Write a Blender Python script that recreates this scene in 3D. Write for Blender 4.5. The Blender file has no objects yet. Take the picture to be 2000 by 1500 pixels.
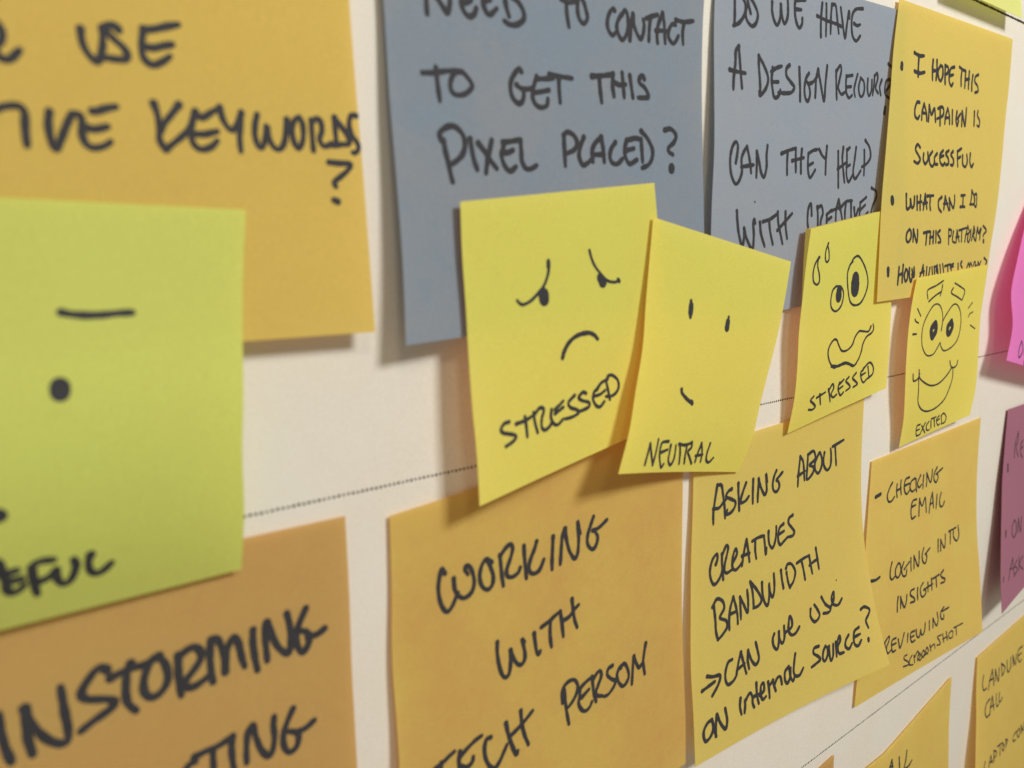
# Close-up of sticky notes on a white planning sheet.  Metres; wall plane is y = 0, x runs right, z up, the room is at y < 0.
import bpy, math, random
import numpy as np
from mathutils import Matrix, Vector

scene = bpy.context.scene
col = scene.collection

# ------------------------------------------------------------------ camera (phone held close to the wall, looking along it)
cam_data = bpy.data.cameras.new('camera')
cam = bpy.data.objects.new('camera', cam_data); col.objects.link(cam)
R = [[0.773409, 0.1095663, -0.6243667], [-0.6332312, 0.0880565, -0.7689371], [-0.0292701, 0.9900714, 0.1374844]]
M = Matrix([[R[i][j] for j in range(3)] + [0] for i in range(3)] + [[0, 0, 0, 1]])
M.translation = Vector((0.0, -0.11158, 0.0))
cam.matrix_world = M
cam_data.sensor_width = 36.0
cam_data.lens = 27.9000
cam_data.clip_start = 0.01; cam_data.clip_end = 50
cam_data.dof.use_dof = True
cam_data.dof.focus_distance = 0.215
cam_data.dof.aperture_fstop = 17.0
scene.camera = cam

# ------------------------------------------------------------------ world and lamps (two ceiling lights above, dim warm room)
world = bpy.data.worlds.new('World'); scene.world = world; world.use_nodes = True
bg = world.node_tree.nodes['Background']
bg.inputs['Color'].default_value = (1.0, 0.85, 0.67, 1); bg.inputs['Strength'].default_value = 0.26

def lamp(name, loc, target, size, power, colour):
    d = bpy.data.lights.new(name, 'AREA'); d.shape = 'RECTANGLE'
    d.size, d.size_y = size; d.energy = power; d.color = colour
    o = bpy.data.objects.new(name, d); col.objects.link(o)
    o.location = loc
    o.rotation_euler = (Vector(target) - Vector(loc)).to_track_quat('-Z', 'Y').to_euler()
    return o
lamp('ceiling_lamp', (0.30, -0.60, 0.40), (0.18, 0, -0.03), (0.20, 0.14), 3.95, (1.0, 0.985, 0.95))
lamp('ceiling_lamp', (-0.12, -0.60, 0.52), (0.12, 0, 0.0), (0.14, 0.10), 0.72, (1.0, 0.84, 0.60))

scene.view_settings.view_transform = 'Standard'
scene.view_settings.look = 'None'
scene.view_settings.exposure = 0.0
scene.view_settings.gamma = 1.0
scene.cycles.max_bounces = 10
scene.cycles.diffuse_bounces = 6
scene.cycles.transmission_bounces = 8

# ------------------------------------------------------------------ materials
def new_mat(name):
    m = bpy.data.materials.new(name); m.use_nodes = True
    nt = m.node_tree; nt.nodes.clear()
    return m, nt, nt.nodes.new, nt.links.new

def paper_mat(name, base, alt, trans, mottle=0.35, bump=0.25, tmix=0.26, rough=0.75):
    """coloured paper: cloudy dye variation, fibre relief, light passing through the sheet"""
    m, nt, nd, ln = new_mat(name)
    tc = nd('ShaderNodeTexCoord'); oi = nd('ShaderNodeObjectInfo')
    off = nd('ShaderNodeVectorMath'); off.operation = 'ADD'
    ln(tc.outputs['Object'], off.inputs[0]); ln(oi.outputs['Random'], off.inputs[1])
    n1 = nd('ShaderNodeTexNoise'); n1.inputs['Scale'].default_value = 55; n1.inputs['Detail'].default_value = 5
    n2 = nd('ShaderNodeTexNoise'); n2.inputs['Scale'].default_value = 420; n2.inputs['Detail'].default_value = 4
    n3 = nd('ShaderNodeTexNoise'); n3.inputs['Scale'].default_value = 2600; n3.inputs['Detail'].default_value = 3
    for n in (n1, n2, n3): ln(off.outputs[0], n.inputs['Vector'])
    r1 = nd('ShaderNodeMapRange'); r1.inputs['From Min'].default_value = .35; r1.inputs['From Max'].default_value = .65
    ln(n1.outputs['Fac'], r1.inputs['Value'])
    r2 = nd('ShaderNodeMapRange'); r2.inputs['From Min'].default_value = .3; r2.inputs['From Max'].default_value = .7
    ln(n2.outputs['Fac'], r2.inputs['Value'])
    ad = nd('ShaderNodeMath'); ad.operation = 'MULTIPLY_ADD'; ad.inputs[1].default_value = 0.65
    mu = nd('ShaderNodeMath'); mu.operation = 'MULTIPLY'; mu.inputs[1].default_value = 0.35
    ln(r1.outputs[0], ad.inputs[0]); ln(r2.outputs[0], mu.inputs[0]); ln(mu.outputs[0], ad.inputs[2])
    sc = nd('ShaderNodeMath'); sc.operation = 'MULTIPLY'; sc.inputs[1].default_value = mottle
    ln(ad.outputs[0], sc.inputs[0])
    mx = nd('ShaderNodeMix'); mx.data_type = 'RGBA'
    mx.inputs['A'].default_value = (*base, 1); mx.inputs['B'].default_value = (*alt, 1)
    ln(sc.outputs[0], mx.inputs['Factor'])
    # fine fibre value noise
    r3 = nd('ShaderNodeMapRange'); r3.inputs['To Min'].default_value = .86; r3.inputs['To Max'].default_value = 1.14
    ln(n3.outputs['Fac'], r3.inputs['Value'])
    vm = nd('ShaderNodeVectorMath'); vm.operation = 'SCALE'
    ln(mx.outputs['Result'], vm.inputs[0]); ln(r3.outputs[0], vm.inputs['Scale'])
    bp = nd('ShaderNodeBump'); bp.inputs['Strength'].default_value = bump; bp.inputs['Distance'].default_value = .00006
    ln(n3.outputs['Fac'], bp.inputs['Height'])
    b2 = nd('ShaderNodeBump'); b2.inputs['Strength'].default_value = bump * .5; b2.inputs['Distance'].default_value = .0008
    ln(n1.outputs['Fac'], b2.inputs['Height']); ln(bp.outputs[0], b2.inputs['Normal'])
    pr = nd('ShaderNodeBsdfPrincipled'); pr.inputs['Roughness'].default_value = rough
    pr.inputs['Specular IOR Level'].default_value = 0.2
    ln(vm.outputs[0], pr.inputs['Base Color']); ln(b2.outputs[0], pr.inputs['Normal'])
    out = nd('ShaderNodeOutputMaterial')
    if tmix > 0:
        tr = nd('ShaderNodeBsdfTranslucent'); tr.inputs['Color'].default_value = (*trans, 1)
        ms = nd('ShaderNodeMixShader'); ms.inputs[0].default_value = tmix
        ln(pr.outputs[0], ms.inputs[1]); ln(tr.outputs[0], ms.inputs[2]); ln(ms.outputs[0], out.inputs['Surface'])
    else: ln(pr.outputs[0], out.inputs['Surface'])
    return m

PAPER = {  # large golden sheets share one paper; light falloff is put into their base colours
 'gold':  paper_mat('golden_paper', (.785, .64, .155), (.77, .545, .14), (1.0, .52, .22)),
 'straw': paper_mat('golden_paper_lit', (.81, .715, .185), (.80, .635, .17), (1.0, .55, .22)),  # golden paper with the stronger light towards the right painted in
 'bright_straw': paper_mat('golden_paper_brightened', (.87, .745, .19), (.84, .63, .17), (1.0, .55, .22), mottle=.7),  # golden paper brightened against weak lamp light, browner patches for a neighbour's shade
 'honey': paper_mat('golden_paper_dimmed', (.755, .60, .155), (.70, .46, .14), (1.0, .50, .22), mottle=.8),  # golden paper with the dimmer light of the lower row painted in
 'amber': paper_mat('golden_paper_shaded',  (.64, .465, .155), (.62, .40, .14), (1.0, .45, .20), mottle=.6),  # golden paper darkened for the light falling off low down
 'lemon': paper_mat('lemon_paper',  (.92, .93, .18), (.91, .84, .165), (1.0, .42, .36), tmix=.29),
 'green': paper_mat('green_paper',  (.74, .84, .205), (.71, .74, .185), (.8, .8, .15)),
 'lime':  paper_mat('lime_paper',   (.86, .92, .34), (.85, .87, .30), (.9, .9, .2)),
 'blue':  paper_mat('slate_blue_paper_shaded', (.24, .31, .395), (.295, .325, .365), (.3, .4, .6), mottle=.9, tmix=.10),  # left blue sheet: same paper as the next, weaker light put into the colour
 'pale_blue': paper_mat('slate_blue_paper_lit', (.32, .385, .47), (.36, .395, .445), (.3, .4, .6), mottle=.9, tmix=.10),  # right blue sheet: brighter light at a grazing view put into the colour
 'pink':  paper_mat('pink_paper',   (.87, .28, .76), (.86, .24, .66), (1.0, .12, .30)),
 'plum':  paper_mat('plum_paper',   (.42, .18, .255), (.38, .15, .21), (.3, .05, .1), tmix=.08),
}
sheet_mat = paper_mat('white_sheet_paper', (.835, .82, .745), (.83, .785, .68), (1, 1, 1), mottle=.8, bump=.2, tmix=0)

def ink_mat(name, colour):
    m, nt, nd, ln = new_mat(name)
    tc = nd('ShaderNodeTexCoord')
    n = nd('ShaderNodeTexNoise'); n.inputs['Scale'].default_value = 900; n.inputs['Detail'].default_value = 4
    ln(tc.outputs['Object'], n.inputs['Vector'])
    rp = nd('ShaderNodeMapRange'); rp.inputs['To Min'].default_value = .75; rp.inputs['To Max'].default_value = 1.25
    ln(n.outputs['Fac'], rp.inputs['Value'])
    vm = nd('ShaderNodeVectorMath'); vm.operation = 'SCALE'; vm.inputs[0].default_value = colour
    ln(rp.outputs[0], vm.inputs['Scale'])
    pr = nd('ShaderNodeBsdfPrincipled'); pr.inputs['Roughness'].default_value = .6
    pr.inputs['Specular IOR Level'].default_value = .12
    ln(vm.outputs[0], pr.inputs['Base Color'])
    out = nd('ShaderNodeOutputMaterial'); ln(pr.outputs[0], out.inputs['Surface'])
    return m
INK = ink_mat('black_marker_ink', (.048, .049, .055))
INK_PLUM = ink_mat('marker_ink_on_plum', (.125, .070, .085))
LINE_INK = ink_mat('printed_line_ink', (.035, .024, .020))

# ------------------------------------------------------------------ mesh helpers
def mesh_obj(name, verts, faces, mat, parent=None, smooth=True):
    me = bpy.data.meshes.new(name)
    me.from_pydata([tuple(map(float, v)) for v in verts], [], faces)
    me.materials.append(mat)
    if smooth: me.polygons.foreach_set('use_smooth', [True] * len(me.polygons))
    me.update()
    o = bpy.data.objects.new(name, me); col.objects.link(o)
    if parent: o.parent = parent
    return o

def cr_weights(t, n):
    """Catmull-Rom weights over n knots with linear end extension; returns (len(t), n)"""
    t = np.asarray(t, float); W = np.zeros((len(t), n)); i = np.clip(np.floor(t).astype(int), 0, n - 2); f = t - i
    w = [.5 * (-f + 2 * f**2 - f**3), .5 * (2 - 5 * f**2 + 3 * f**3), .5 * (f + 4 * f**2 - 3 * f**3), .5 * (-f**2 + f**3)]
    r = np.arange(len(t))
    for k in range(4):
        j = i - 1 + k
        lo = j < 0; hi = j >= n; ok = ~(lo | hi)
        W[r[ok], j[ok]] += w[k][ok]
        W[r[lo], 0] += 2 * w[k][lo]; W[r[lo], 1] -= w[k][lo]
        W[r[hi], n - 1] += 2 * w[k][hi]; W[r[hi], n - 2] -= w[k][hi]
    return W

class Sheet:
    """a curved sheet through a lattice of points (x right, y up, h off the wall; mm)"""
    def __init__(s, grid): s.g = np.array(grid, float)
    def at(s, u, v):
        nr, nc, _ = s.g.shape
        wu = cr_weights(np.asarray(u) * (nc - 1), nc); wv = cr_weights(np.asarray(v) * (nr - 1), nr)
        return np.einsum('kr,kc,rcd->kd', wv, wu, s.g)
    def frame(s, u, v):
        u = np.asarray(u, float); v = np.asarray(v, float); e = 1e-3
        p = s.at(u, v); du = (s.at(u + e, v) - s.at(u - e, v)); dv = (s.at(u, v + e) - s.at(u, v - e))
        n = np.cross(dv, du); n /= np.linalg.norm(n, axis=1)[:, None]
        n[n[:, 2] < 0] *= -1
        return p, n

def world_pts(p, base):   # mm (x, y, h) -> metres (x, -h, z), relative to base
    return np.stack([p[:, 0], -p[:, 2], p[:, 1]], 1) / 1000.0 - np.array(base)

def paper_sheet(sh, base, mat, parent, thick=0.10, nu=26, nv=30):
    U, V = np.meshgrid(np.linspace(0, 1, nu + 1), np.linspace(0, 1, nv + 1))
    p, n = sh.frame(U.ravel(), V.ravel())
    th = np.array([thick(v) if callable(thick) else thick for v in V.ravel()])[:, None]
    verts = np.vstack([world_pts(p, base), world_pts(p - n * th, base)])
    K = (nu + 1) * (nv + 1); F = []
    for j in range(nv):
        for i in range(nu):
            a = j * (nu + 1) + i; b = a + 1; c = a + nu + 2; d = a + nu + 1
            F.append((a, d, c, b))
    ring = [i for i in range(nu + 1)] + [j * (nu + 1) + nu for j in range(1, nv + 1)] + \
           [nv * (nu + 1) + i for i in range(nu - 1, -1, -1)] + [j * (nu + 1) for j in range(nv - 1, 0, -1)]
    for a, b in zip(ring, ring[1:] + ring[:1]): F.append((a, b, K + b, K + a))
    o = mesh_obj('paper_sheet', verts, F, mat, parent, smooth=True)
    # keep the cut edges crisp
    rim = set(ring) | {K + r for r in ring}
    sharp = o.data.attributes.new('sharp_edge', 'BOOLEAN', 'EDGE')
    ev = np.zeros(len(o.data.edges) * 2, int); o.data.edges.foreach_get('vertices', ev); ev = ev.reshape(-1, 2)
    isr = np.isin(ev, list(rim)).all(1)
    sharp.data.foreach_set('value', isr)
    return o

def ribbon(P, N, half, lift):
    """flat marker line along points P with normals N, round ends, uneven width; returns verts, faces (mm)"""
    T = np.gradient(P, axis=0); T /= (np.linalg.norm(T, axis=1)[:, None] + 1e-9)
    S = np.cross(N, T); S /= (np.linalg.norm(S, axis=1)[:, None] + 1e-9)
    Q = P + N * (lift + np.linspace(0, .004, len(P)))[:, None]
    V = []; F = []
    for i in range(len(P)): V += [Q[i] + S[i] * half[i], Q[i] - S[i] * half[i]]
    for i in range(len(P) - 1): F.append((2 * i, 2 * i + 1, 2 * i + 3, 2 * i + 2))
    for end, sg in ((0, -1), (len(P) - 1, 1)):
        k0 = len(V); m = 6
        for k in range(1, m):
            a = math.pi * k / m
            V.append(Q[end] + S[end] * half[end] * math.cos(a) + T[end] * sg * half[end] * math.sin(a))
        loop = [2 * end] + list(range(k0, k0 + m - 1)) + [2 * end + 1]
        F.append(tuple(loop if sg < 0 else loop[::-1]))
    return V, F

def draw_mark(sh, base, name, label, spec, mat, parent, rng, k0):
    V = []; F = []
    for k, s in enumerate(spec.split(';')):
        w, pts = s.split(':'); w = float(w)
        c = np.array([[float(a) for a in q.split(',')] for q in pts.split()]) / 10000.0
        if len(c) == 1: c = np.vstack([c, c + [0, .002]])
        rough_len = np.linalg.norm(np.diff(sh.at(c[:, 0], c[:, 1]), axis=0), axis=1)
        t = np.concatenate([[i + q for q in np.linspace(0, 1, max(3, int(L / .22)), endpoint=False)] for i, L in enumerate(rough_len)] + [[len(c) - 1]])
        uv = cr_weights(t, len(c)) @ c
        P, N = sh.frame(uv[:, 0], uv[:, 1])
        L = np.r_[0, np.cumsum(np.linalg.norm(np.diff(P, axis=0), axis=1))]
        ph = rng.uniform(0, 6, 4)
        half = w / 2 * (1 + .07 * np.sin(L * 1.1 + ph[0]) + .05 * np.sin(L * 2.7 + ph[1]) + .03 * np.sin(L * 9 + ph[2]))
        if w < 1.25 and L[-1] > 1.5:      # pen pressed a little harder at the start, lifted at the end
            half *= 1 + .16 * np.exp(-L / .5) - .10 * np.exp(-(L[-1] - L) / .5)
        v, f = ribbon(P, N, half, .035 + .005 * ((k + k0) % 9))
        b = len(V); V += v; F += [tuple(b + i for i in q) for q in f]
    o = mesh_obj(name, world_pts(np.array(V), base), F, mat, parent, smooth=False)
    o['label'] = label
    return o

# ------------------------------------------------------------------ the wall: a white planning sheet with printed lines
def build_wall():
    xs = np.linspace(-200, 800, 161); zs = np.linspace(-420, 320, 121)
    V = []; F = []
    for z in zs:
        for x in xs:
            h = .22 * math.sin(x * .021 + z * .013) * math.sin(z * .017 - 1) - .25
            V.append((x / 1000, -h / 1000, z / 1000))
    n = len(xs)
    for j in range(len(zs) - 1):
        for i in range(n - 1):
            a = j * n + i; F.append((a, a + 1, a + n + 1, a + n))
    wall = mesh_obj('wall', V, F, sheet_mat); wall['kind'] = 'structure'
    def hgt(x, z): return .22 * math.sin(x * .021 + z * .013) * math.sin(z * .017 - 1) - .25 + .03
    rng = random.Random(5)
    for z0, dia, pitch in ((-33.9, .52, .84), (-141.5, .52, .84), (82.0, .95, .84)):
        V = []; F = []; x = -60.0
        while x < 520:
            r = dia / 2 * rng.uniform(.85, 1.1); zz = z0 + rng.uniform(-.04, .04); b = len(V)
            for k in range(8):
                a = k * math.pi / 4; px = x + r * math.cos(a); pz = zz + r * math.sin(a)
                V.append((px / 1000, -hgt(px, pz) / 1000, pz / 1000))
            F.append(tuple(range(b, b + 8))); x += pitch
        d = mesh_obj('dotted_line', V, F, LINE_INK, wall, smooth=False); d['kind'] = 'stuff'
build_wall()

# ------------------------------------------------------------------ the notes: lattice of each sheet in mm, and the marks written on it
# (marks: width in mm, then points in the sheet's own coordinates, ten-thousandths across and down)
NOTES = {
 'O': dict(paper='gold', seed=1,
  label='golden note reading USE and KEYWORDS with a question mark, behind the green note',
  grid=[[[-15.0,68.0,0.3],[4.12,68.0,0.3],[23.25,68.0,0.3],[42.38,68.0,0.3],[61.5,68.0,0.3]],[[-14.83,55.33,0.49],[4.19,55.28,0.59],[23.22,55.22,0.62],[42.25,55.16,0.59],[61.27,55.1,0.49]],[[-14.67,42.67,0.78],[4.26,42.55,0.95],[23.19,42.44,1.01],[42.12,42.32,0.95],[61.05,42.21,0.78]],[[-14.5,30.0,1.2],[4.4,29.86,1.43],[23.3,29.71,1.5],[42.2,29.57,1.43],[61.1,29.42,1.2]],[[-14.33,17.33,1.76],[4.56,17.18,1.93],[23.46,17.03,1.99],[42.36,16.89,1.93],[61.25,16.74,1.76]],[[-14.17,4.67,2.63],[4.65,4.54,2.66],[23.46,4.41,2.66],[42.28,4.28,2.66],[61.1,4.15,2.63]],[[-14.0,-8.0,3.8],[4.69,-8.05,3.58],[23.39,-8.1,3.5],[42.08,-8.15,3.58],[60.77,-8.21,3.8]]],
  marks=[
   ('handwritten_word','R','0.95:3815,5012 3808,5289 3789,5556;0.95:3815,5012 3937,4961 4017,5065 4000,5230 3911,5346 3932,5446 4012,5494 4102,5466 4163,5397 4225,5328'),
   ('handwritten_word','USE','0.95:5113,4873 5111,5021 5146,5171 5222,5285 5306,5335 5370,5231 5420,5034 5429,4843 5420,4790;0.95:5680,4785 5631,4738 5538,4746 5457,4788 5510,4861 5607,4956 5720,5050 5774,5154 5738,5240 5588,5259 5450,5259 5364,5287;0.95:6074,4710 6028,4904 6010,5070 6051,5210 6175,5266 6332,5186 6459,5084;0.95:6073,4719 6238,4683 6444,4607 6652,4538;0.95:6043,4991 6205,4987 6359,4934 6514,4884'),
   ('handwritten_word','IVE','0.95:3649,6295 3784,6251 3909,6195 4046,6161 4138,6174 4183,6252 4172,6406 4162,6559 4161,6743;0.95:4522,6200 4490,6374 4490,6560 4520,6714 4571,6764 4648,6593 4743,6380 4836,6205;0.95:4836,6205 4910,6197 4964,6231 4968,6326 4950,6486 4979,6627 5061,6700 5182,6690 5294,6641 5361,6586;0.95:5140,6125 5200,6123 5343,6063 5502,6016;0.95:5020,6392 5153,6406 5341,6348'),
   ('handwritten_word','KEYWORDS','0.9:6104,5895 6148,6090 6151,6290 6135,6477 6191,6607 6237,6646;0.9:6515,5872 6388,6030 6252,6196 6168,6356;0.9:6221,6639 6369,6516 6518,6391 6674,6222 6782,5953;0.9:6782,5953 6721,6114 6675,6291 6676,6446 6743,6561 6863,6586 7013,6521 7114,6416;0.9:6796,5986 6868,6047 6941,6022 7057,5941 7192,5856;0.9:6731,6337 6909,6324 7019,6290 7131,6256;0.9:7222,5835 7248,6007 7323,6158 7410,6207 7496,6106 7566,5974 7604,5881;0.9:7604,5881 7562,6099 7527,6335 7526,6568;0.9:7898,5885 7840,6071 7819,6272 7860,6432 7934,6472 8011,6291 8064,6067 8076,6230 8136,6409 8249,6473 8360,6371 8430,6123 8450,5899;0.9:8469,5915 8510,6097 8540,6206;0.9:8721,5852 8634,5898 8560,6055 8559,6260 8622,6405 8685,6400 8765,6223 8781,5977 8732,5850;0.9:8969,5882 8956,6110 8955,6434;0.9:8967,5901 9080,5836 9161,5881 9169,6052 9107,6192 9139,6304 9222,6335 9360,6265;0.9:9466,5772 9457,5966 9460,6257;0.9:9466,5772 9554,5879 9673,6023 9748,6173 9717,6254 9581,6266 9445,6297 9356,6305;0.9:9947,5682 9843,5690 9787,5797 9777,5935 9825,6087 9926,6216 9937,6334 9849,6411 9804,6405'),
   ('question_mark','?','0.9:9258,6633 9456,6638 9725,6639 9644,6773 9476,6902 9344,7008 9366,7086;1.15:9302,7355 9388,7381'),
  ]),
 'B1': dict(paper='blue', seed=2,
  label='blue note reading NEED TO CONTACT TO GET THIS PIXEL PLACED',
  grid=[[[66.0,67.0,0.3],[86.5,67.25,0.3],[107.0,67.5,0.3],[127.5,67.75,0.3],[148.0,68.0,0.3]],[[66.34,53.74,0.75],[86.18,54.1,0.71],[106.03,54.46,0.66],[125.88,54.83,0.61],[145.72,55.19,0.56]],[[66.63,40.49,1.31],[86.16,41.0,1.17],[105.69,41.51,1.05],[125.22,42.02,0.95],[144.75,42.52,0.86]],[[66.44,27.44,2.0],[85.95,28.06,1.73],[105.46,28.68,1.5],[124.97,29.29,1.33],[144.49,29.91,1.2]],[[66.48,14.55,2.84],[85.97,15.25,2.41],[105.46,15.96,2.05],[124.94,16.66,1.78],[144.43,17.37,1.6]],[[66.23,1.83,3.85],[85.76,2.6,3.14],[105.3,3.37,2.59],[124.84,4.14,2.21],[144.38,4.91,2.0]],[[65.41,-10.64,5.0],[85.23,-9.84,3.9],[105.04,-9.04,3.1],[124.86,-8.24,2.6],[144.68,-7.44,2.4]]],
  marks=[
   ('handwritten_word','NEED','1.02:1027,2770 1011,3007 1007,3274;1.02:1027,2770 1240,2892 1403,3064 1516,3178 1586,3016 1630,2748;1.02:1926,2699 1888,2908 1948,3082 2076,3166 2216,3103 2280,2969;1.02:1908,2925 2044,2883 2156,2824;1.02:2495,2645 2480,2855 2552,3011 2662,3037 2840,2893;1.02:2485,2792 2682,2739;1.02:3077,2548 3105,2777 3178,3002;1.02:3263,2559 3462,2656 3601,2830 3597,3005 3404,3142 3196,3172 3040,3119'),
   ('handwritten_word','TO','0.96:4769,2376 4961,2412 5293,2335;0.96:4929,2418 4936,2669 4990,2961;0.96:5292,2358 5286,2568 5348,2746 5481,2820 5604,2684 5558,2479 5461,2284 5328,2259'),
   ('handwritten_word','CONTACT','0.96:6541,2347 6487,2319 6360,2448 6286,2654 6318,2843 6460,2958 6571,2881;0.96:6796,2404 6666,2572 6617,2752 6698,2938 6827,3019 6978,2849 7036,2616 6999,2373 6906,2288 6814,2426;0.96:7089,2984 7129,2728 7149,2524 7205,2340;0.96:7205,2340 7243,2586 7357,2796 7491,2905 7589,2764 7627,2554 7587,2407;0.96:7703,2364 7897,2283 8133,2207;0.96:7859,2340 7823,2602 7804,2914;0.96:8331,2136 8178,2421 8121,2689 8143,2921;0.96:8331,2136 8399,2387 8424,2646 8447,2880;0.96:8080,2617 8301,2585 8587,2570;0.96:8850,2346 8706,2367 8586,2544 8590,2729 8757,2852 8882,2769 8984,2620;0.96:8867,2223 9203,2225 9586,2138;0.96:9204,2238 9151,2516 9179,2809'),
   ('handwritten_word','TO','0.9:814,4449 1080,4421 1392,4358 1683,4317 1815,4324;0.9:1150,4312 1163,4515 1184,4760 1207,4975;0.9:1802,4325 1653,4362 1541,4477 1497,4627 1523,4750 1624,4815 1812,4798 1980,4709 2070,4595 2021,4493 1919,4397 1816,4313'),
   ('handwritten_word','GET','0.96:3473,4150 3415,4089 3291,4191 3162,4382 3137,4584 3201,4757 3344,4857 3468,4802 3523,4639 3485,4507;0.96:3322,4455 3454,4522 3667,4513 3792,4479;0.96:3929,4216 3842,4406 3787,4571 3794,4730 3896,4859 4051,4893 4213,4834 4253,4680;0.96:3927,4262 4147,4240 4436,4199;0.96:3833,4578 4070,4534 4295,4479;0.96:4327,4129 4601,4136 5047,4138;0.96:4616,4170 4620,4450 4639,4730'),
   ('handwritten_word','THIS','1.02:5720,4022 6076,3973 6477,3895;1.02:5968,3996 5993,4301 6035,4618;1.02:6459,3884 6432,4160 6479,4431;1.02:6794,3824 6824,4123 6852,4424;1.02:6472,4082 6692,4136 6918,4101;1.02:7076,3870 7127,4145 7177,4409;1.02:7618,3891 7561,3820 7442,3884 7439,4013 7614,4099 7730,4219 7746,4348 7371,4393'),
   ('handwritten_word','PIXEL','1.02:1224,5776 1254,6006 1309,6259 1342,6472 1381,6632;1.02:1172,5779 1132,5655 1247,5544 1437,5470 1594,5503 1742,5643 1778,5835 1705,6031 1557,6166 1360,6279;1.02:1926,5720 1957,5978 1994,6173 2061,6357;1.02:2140,5796 2320,5986 2474,6180 2606,6321;1.02:2515,5712 2438,5937 2361,6161 2295,6429;1.02:2859,5763 2799,5945 2764,6013 2807,6192 2900,6325 3015,6368 3175,6261;1.02:2832,5742 3071,5708 3331,5661;1.02:2783,5968 2960,5961 3115,5898;1.02:3345,5672 3354,5923 3353,6129 3447,6288 3601,6307 3796,6220'),
   ('handwritten_word','PLACED','1.02:4710,5485 4706,5773 4708,6206;1.02:4710,5485 4832,5406 5030,5468 5138,5632 5041,5807 4762,5915;1.02:5371,5498 5233,5750 5184,5972 5292,6165 5470,6111 5656,5980;1.02:5975,5467 5750,5628 5630,5832 5649,6080;1.02:5975,5467 6029,5766 6047,6068;1.02:5661,5905 6058,5891;1.02:6483,5568 6325,5728 6257,5934 6340,6084 6526,6104 6723,5969;1.02:6902,5496 6814,5707 6839,5939 6985,6091 7264,5977;1.02:6902,5496 7215,5429 7410,5445;1.02:6850,5757 7162,5692;1.02:7449,5443 7459,5653 7479,6023;1.02:7459,5233 7690,5405 7878,5689 7846,5931 7696,6097 7451,6183'),
   ('question_mark','?','1.02:8394,5152 8647,5110 8855,5263 8762,5460 8544,5606 8540,5716 8706,5792;2.185:8640,6144 8629,6194'),
  ]),
 'B2': dict(paper='pale_blue', seed=3,
  label='blue note starting DO WE HAVE, between the other blue note and the bulleted note',
  grid=[[[150.5,66.0,0.3],[172.12,67.0,0.3],[193.75,68.0,0.3],[215.38,69.0,0.3],[237.0,70.0,0.3]],[[148.91,52.4,0.88],[170.85,53.59,0.7],[192.79,54.78,0.56],[214.73,55.97,0.45],[236.67,57.17,0.37]],[[148.06,39.07,1.64],[170.13,40.39,1.21],[192.2,41.7,0.87],[214.26,43.02,0.61],[236.33,44.33,0.43]],[[147.04,25.86,2.5],[169.28,27.27,1.78],[191.52,28.68,1.2],[213.76,30.09,0.78],[236.0,31.5,0.5]],[[145.79,12.93,2.83],[168.26,14.37,1.96],[190.73,15.8,1.3],[213.2,17.23,0.86],[235.67,18.67,0.63]],[[145.57,0.05,2.74],[168.01,1.5,1.9],[190.45,2.94,1.29],[212.89,4.39,0.91],[235.33,5.83,0.77]],[[145.96,-12.84,2.3],[168.22,-11.38,1.65],[190.48,-9.92,1.2],[212.74,-8.46,0.95],[235.0,-7.0,0.9]]],
  marks=[
   ('handwritten_word','DO','0.96:806,869 825,1138 839,1381 830,1656;0.96:1040,780 1280,1018 1254,1298 1045,1546 786,1661;0.96:1328,1067 1298,1292 1398,1473 1607,1573 1785,1452 1840,1219 1686,988 1444,801 1359,869 1520,1234'),
   ('handwritten_word','WE','0.96:2470,790 2489,1046 2602,1290 2755,1400 2887,1165 2885,802;0.96:2885,802 2956,1098 3095,1314 3232,1120 3232,796 3187,539;0.96:3590,508 3561,779 3639,1125 3809,1343 3957,1234 3970,1051;0.96:3616,831 3899,806;0.96:3646,559 4083,494'),
   ('handwritten_word','HAVE','0.9:4972,454 4943,768 4942,1109 4969,1479;0.9:5195,452 5223,791 5243,1416;0.9:4732,874 5122,930 5520,972;0.9:5502,407 5475,757 5491,1323;0.9:5504,423 5704,425 5823,805 5946,1253;0.9:5463,963 5808,982 6103,1025;0.9:5997,446 6117,830 6306,1356 6391,923 6474,491 6523,711;0.9:7285,293 6889,367 6691,558 6659,889 6748,1238 6972,1377 7204,1184;0.9:6806,837 6993,879 7174,823'),
   ('handwritten_word','A','0.96:1038,2184 906,2337 883,2673 815,3041 794,3378;0.96:1038,2184 1083,2598 1127,2960 1173,3323;0.96:641,2861 971,2888 1330,2900'),
   ('handwritten_word','DESIGN','0.96:1928,2361 1930,2662 1980,3034 2009,3468;0.96:1928,2361 2166,2612 2361,2946 2269,3246 1986,3484 1960,3355;0.96:2576,2634 2532,2991 2586,3283 2664,3485 2861,3443 2957,3257;0.96:2504,2758 2747,2633 3018,2550;0.96:2557,3048 2852,3026;0.96:3395,2486 3245,2604 3250,2815 3458,2980 3642,3118 3517,3280 3211,3330 2859,3339;0.96:3887,2518 3911,2822 3942,3159 3954,3513;0.96:4396,2643 4241,2827 4170,3143 4234,3419 4372,3489 4472,3279 4409,3032 4297,2916;0.96:4882,2492 4782,2753 4765,3038 4750,3356;0.96:4882,2492 5008,2862 5230,3438 5291,2904 5368,2322;0.96:4380,2972 4622,2891 4862,2683'),
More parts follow.
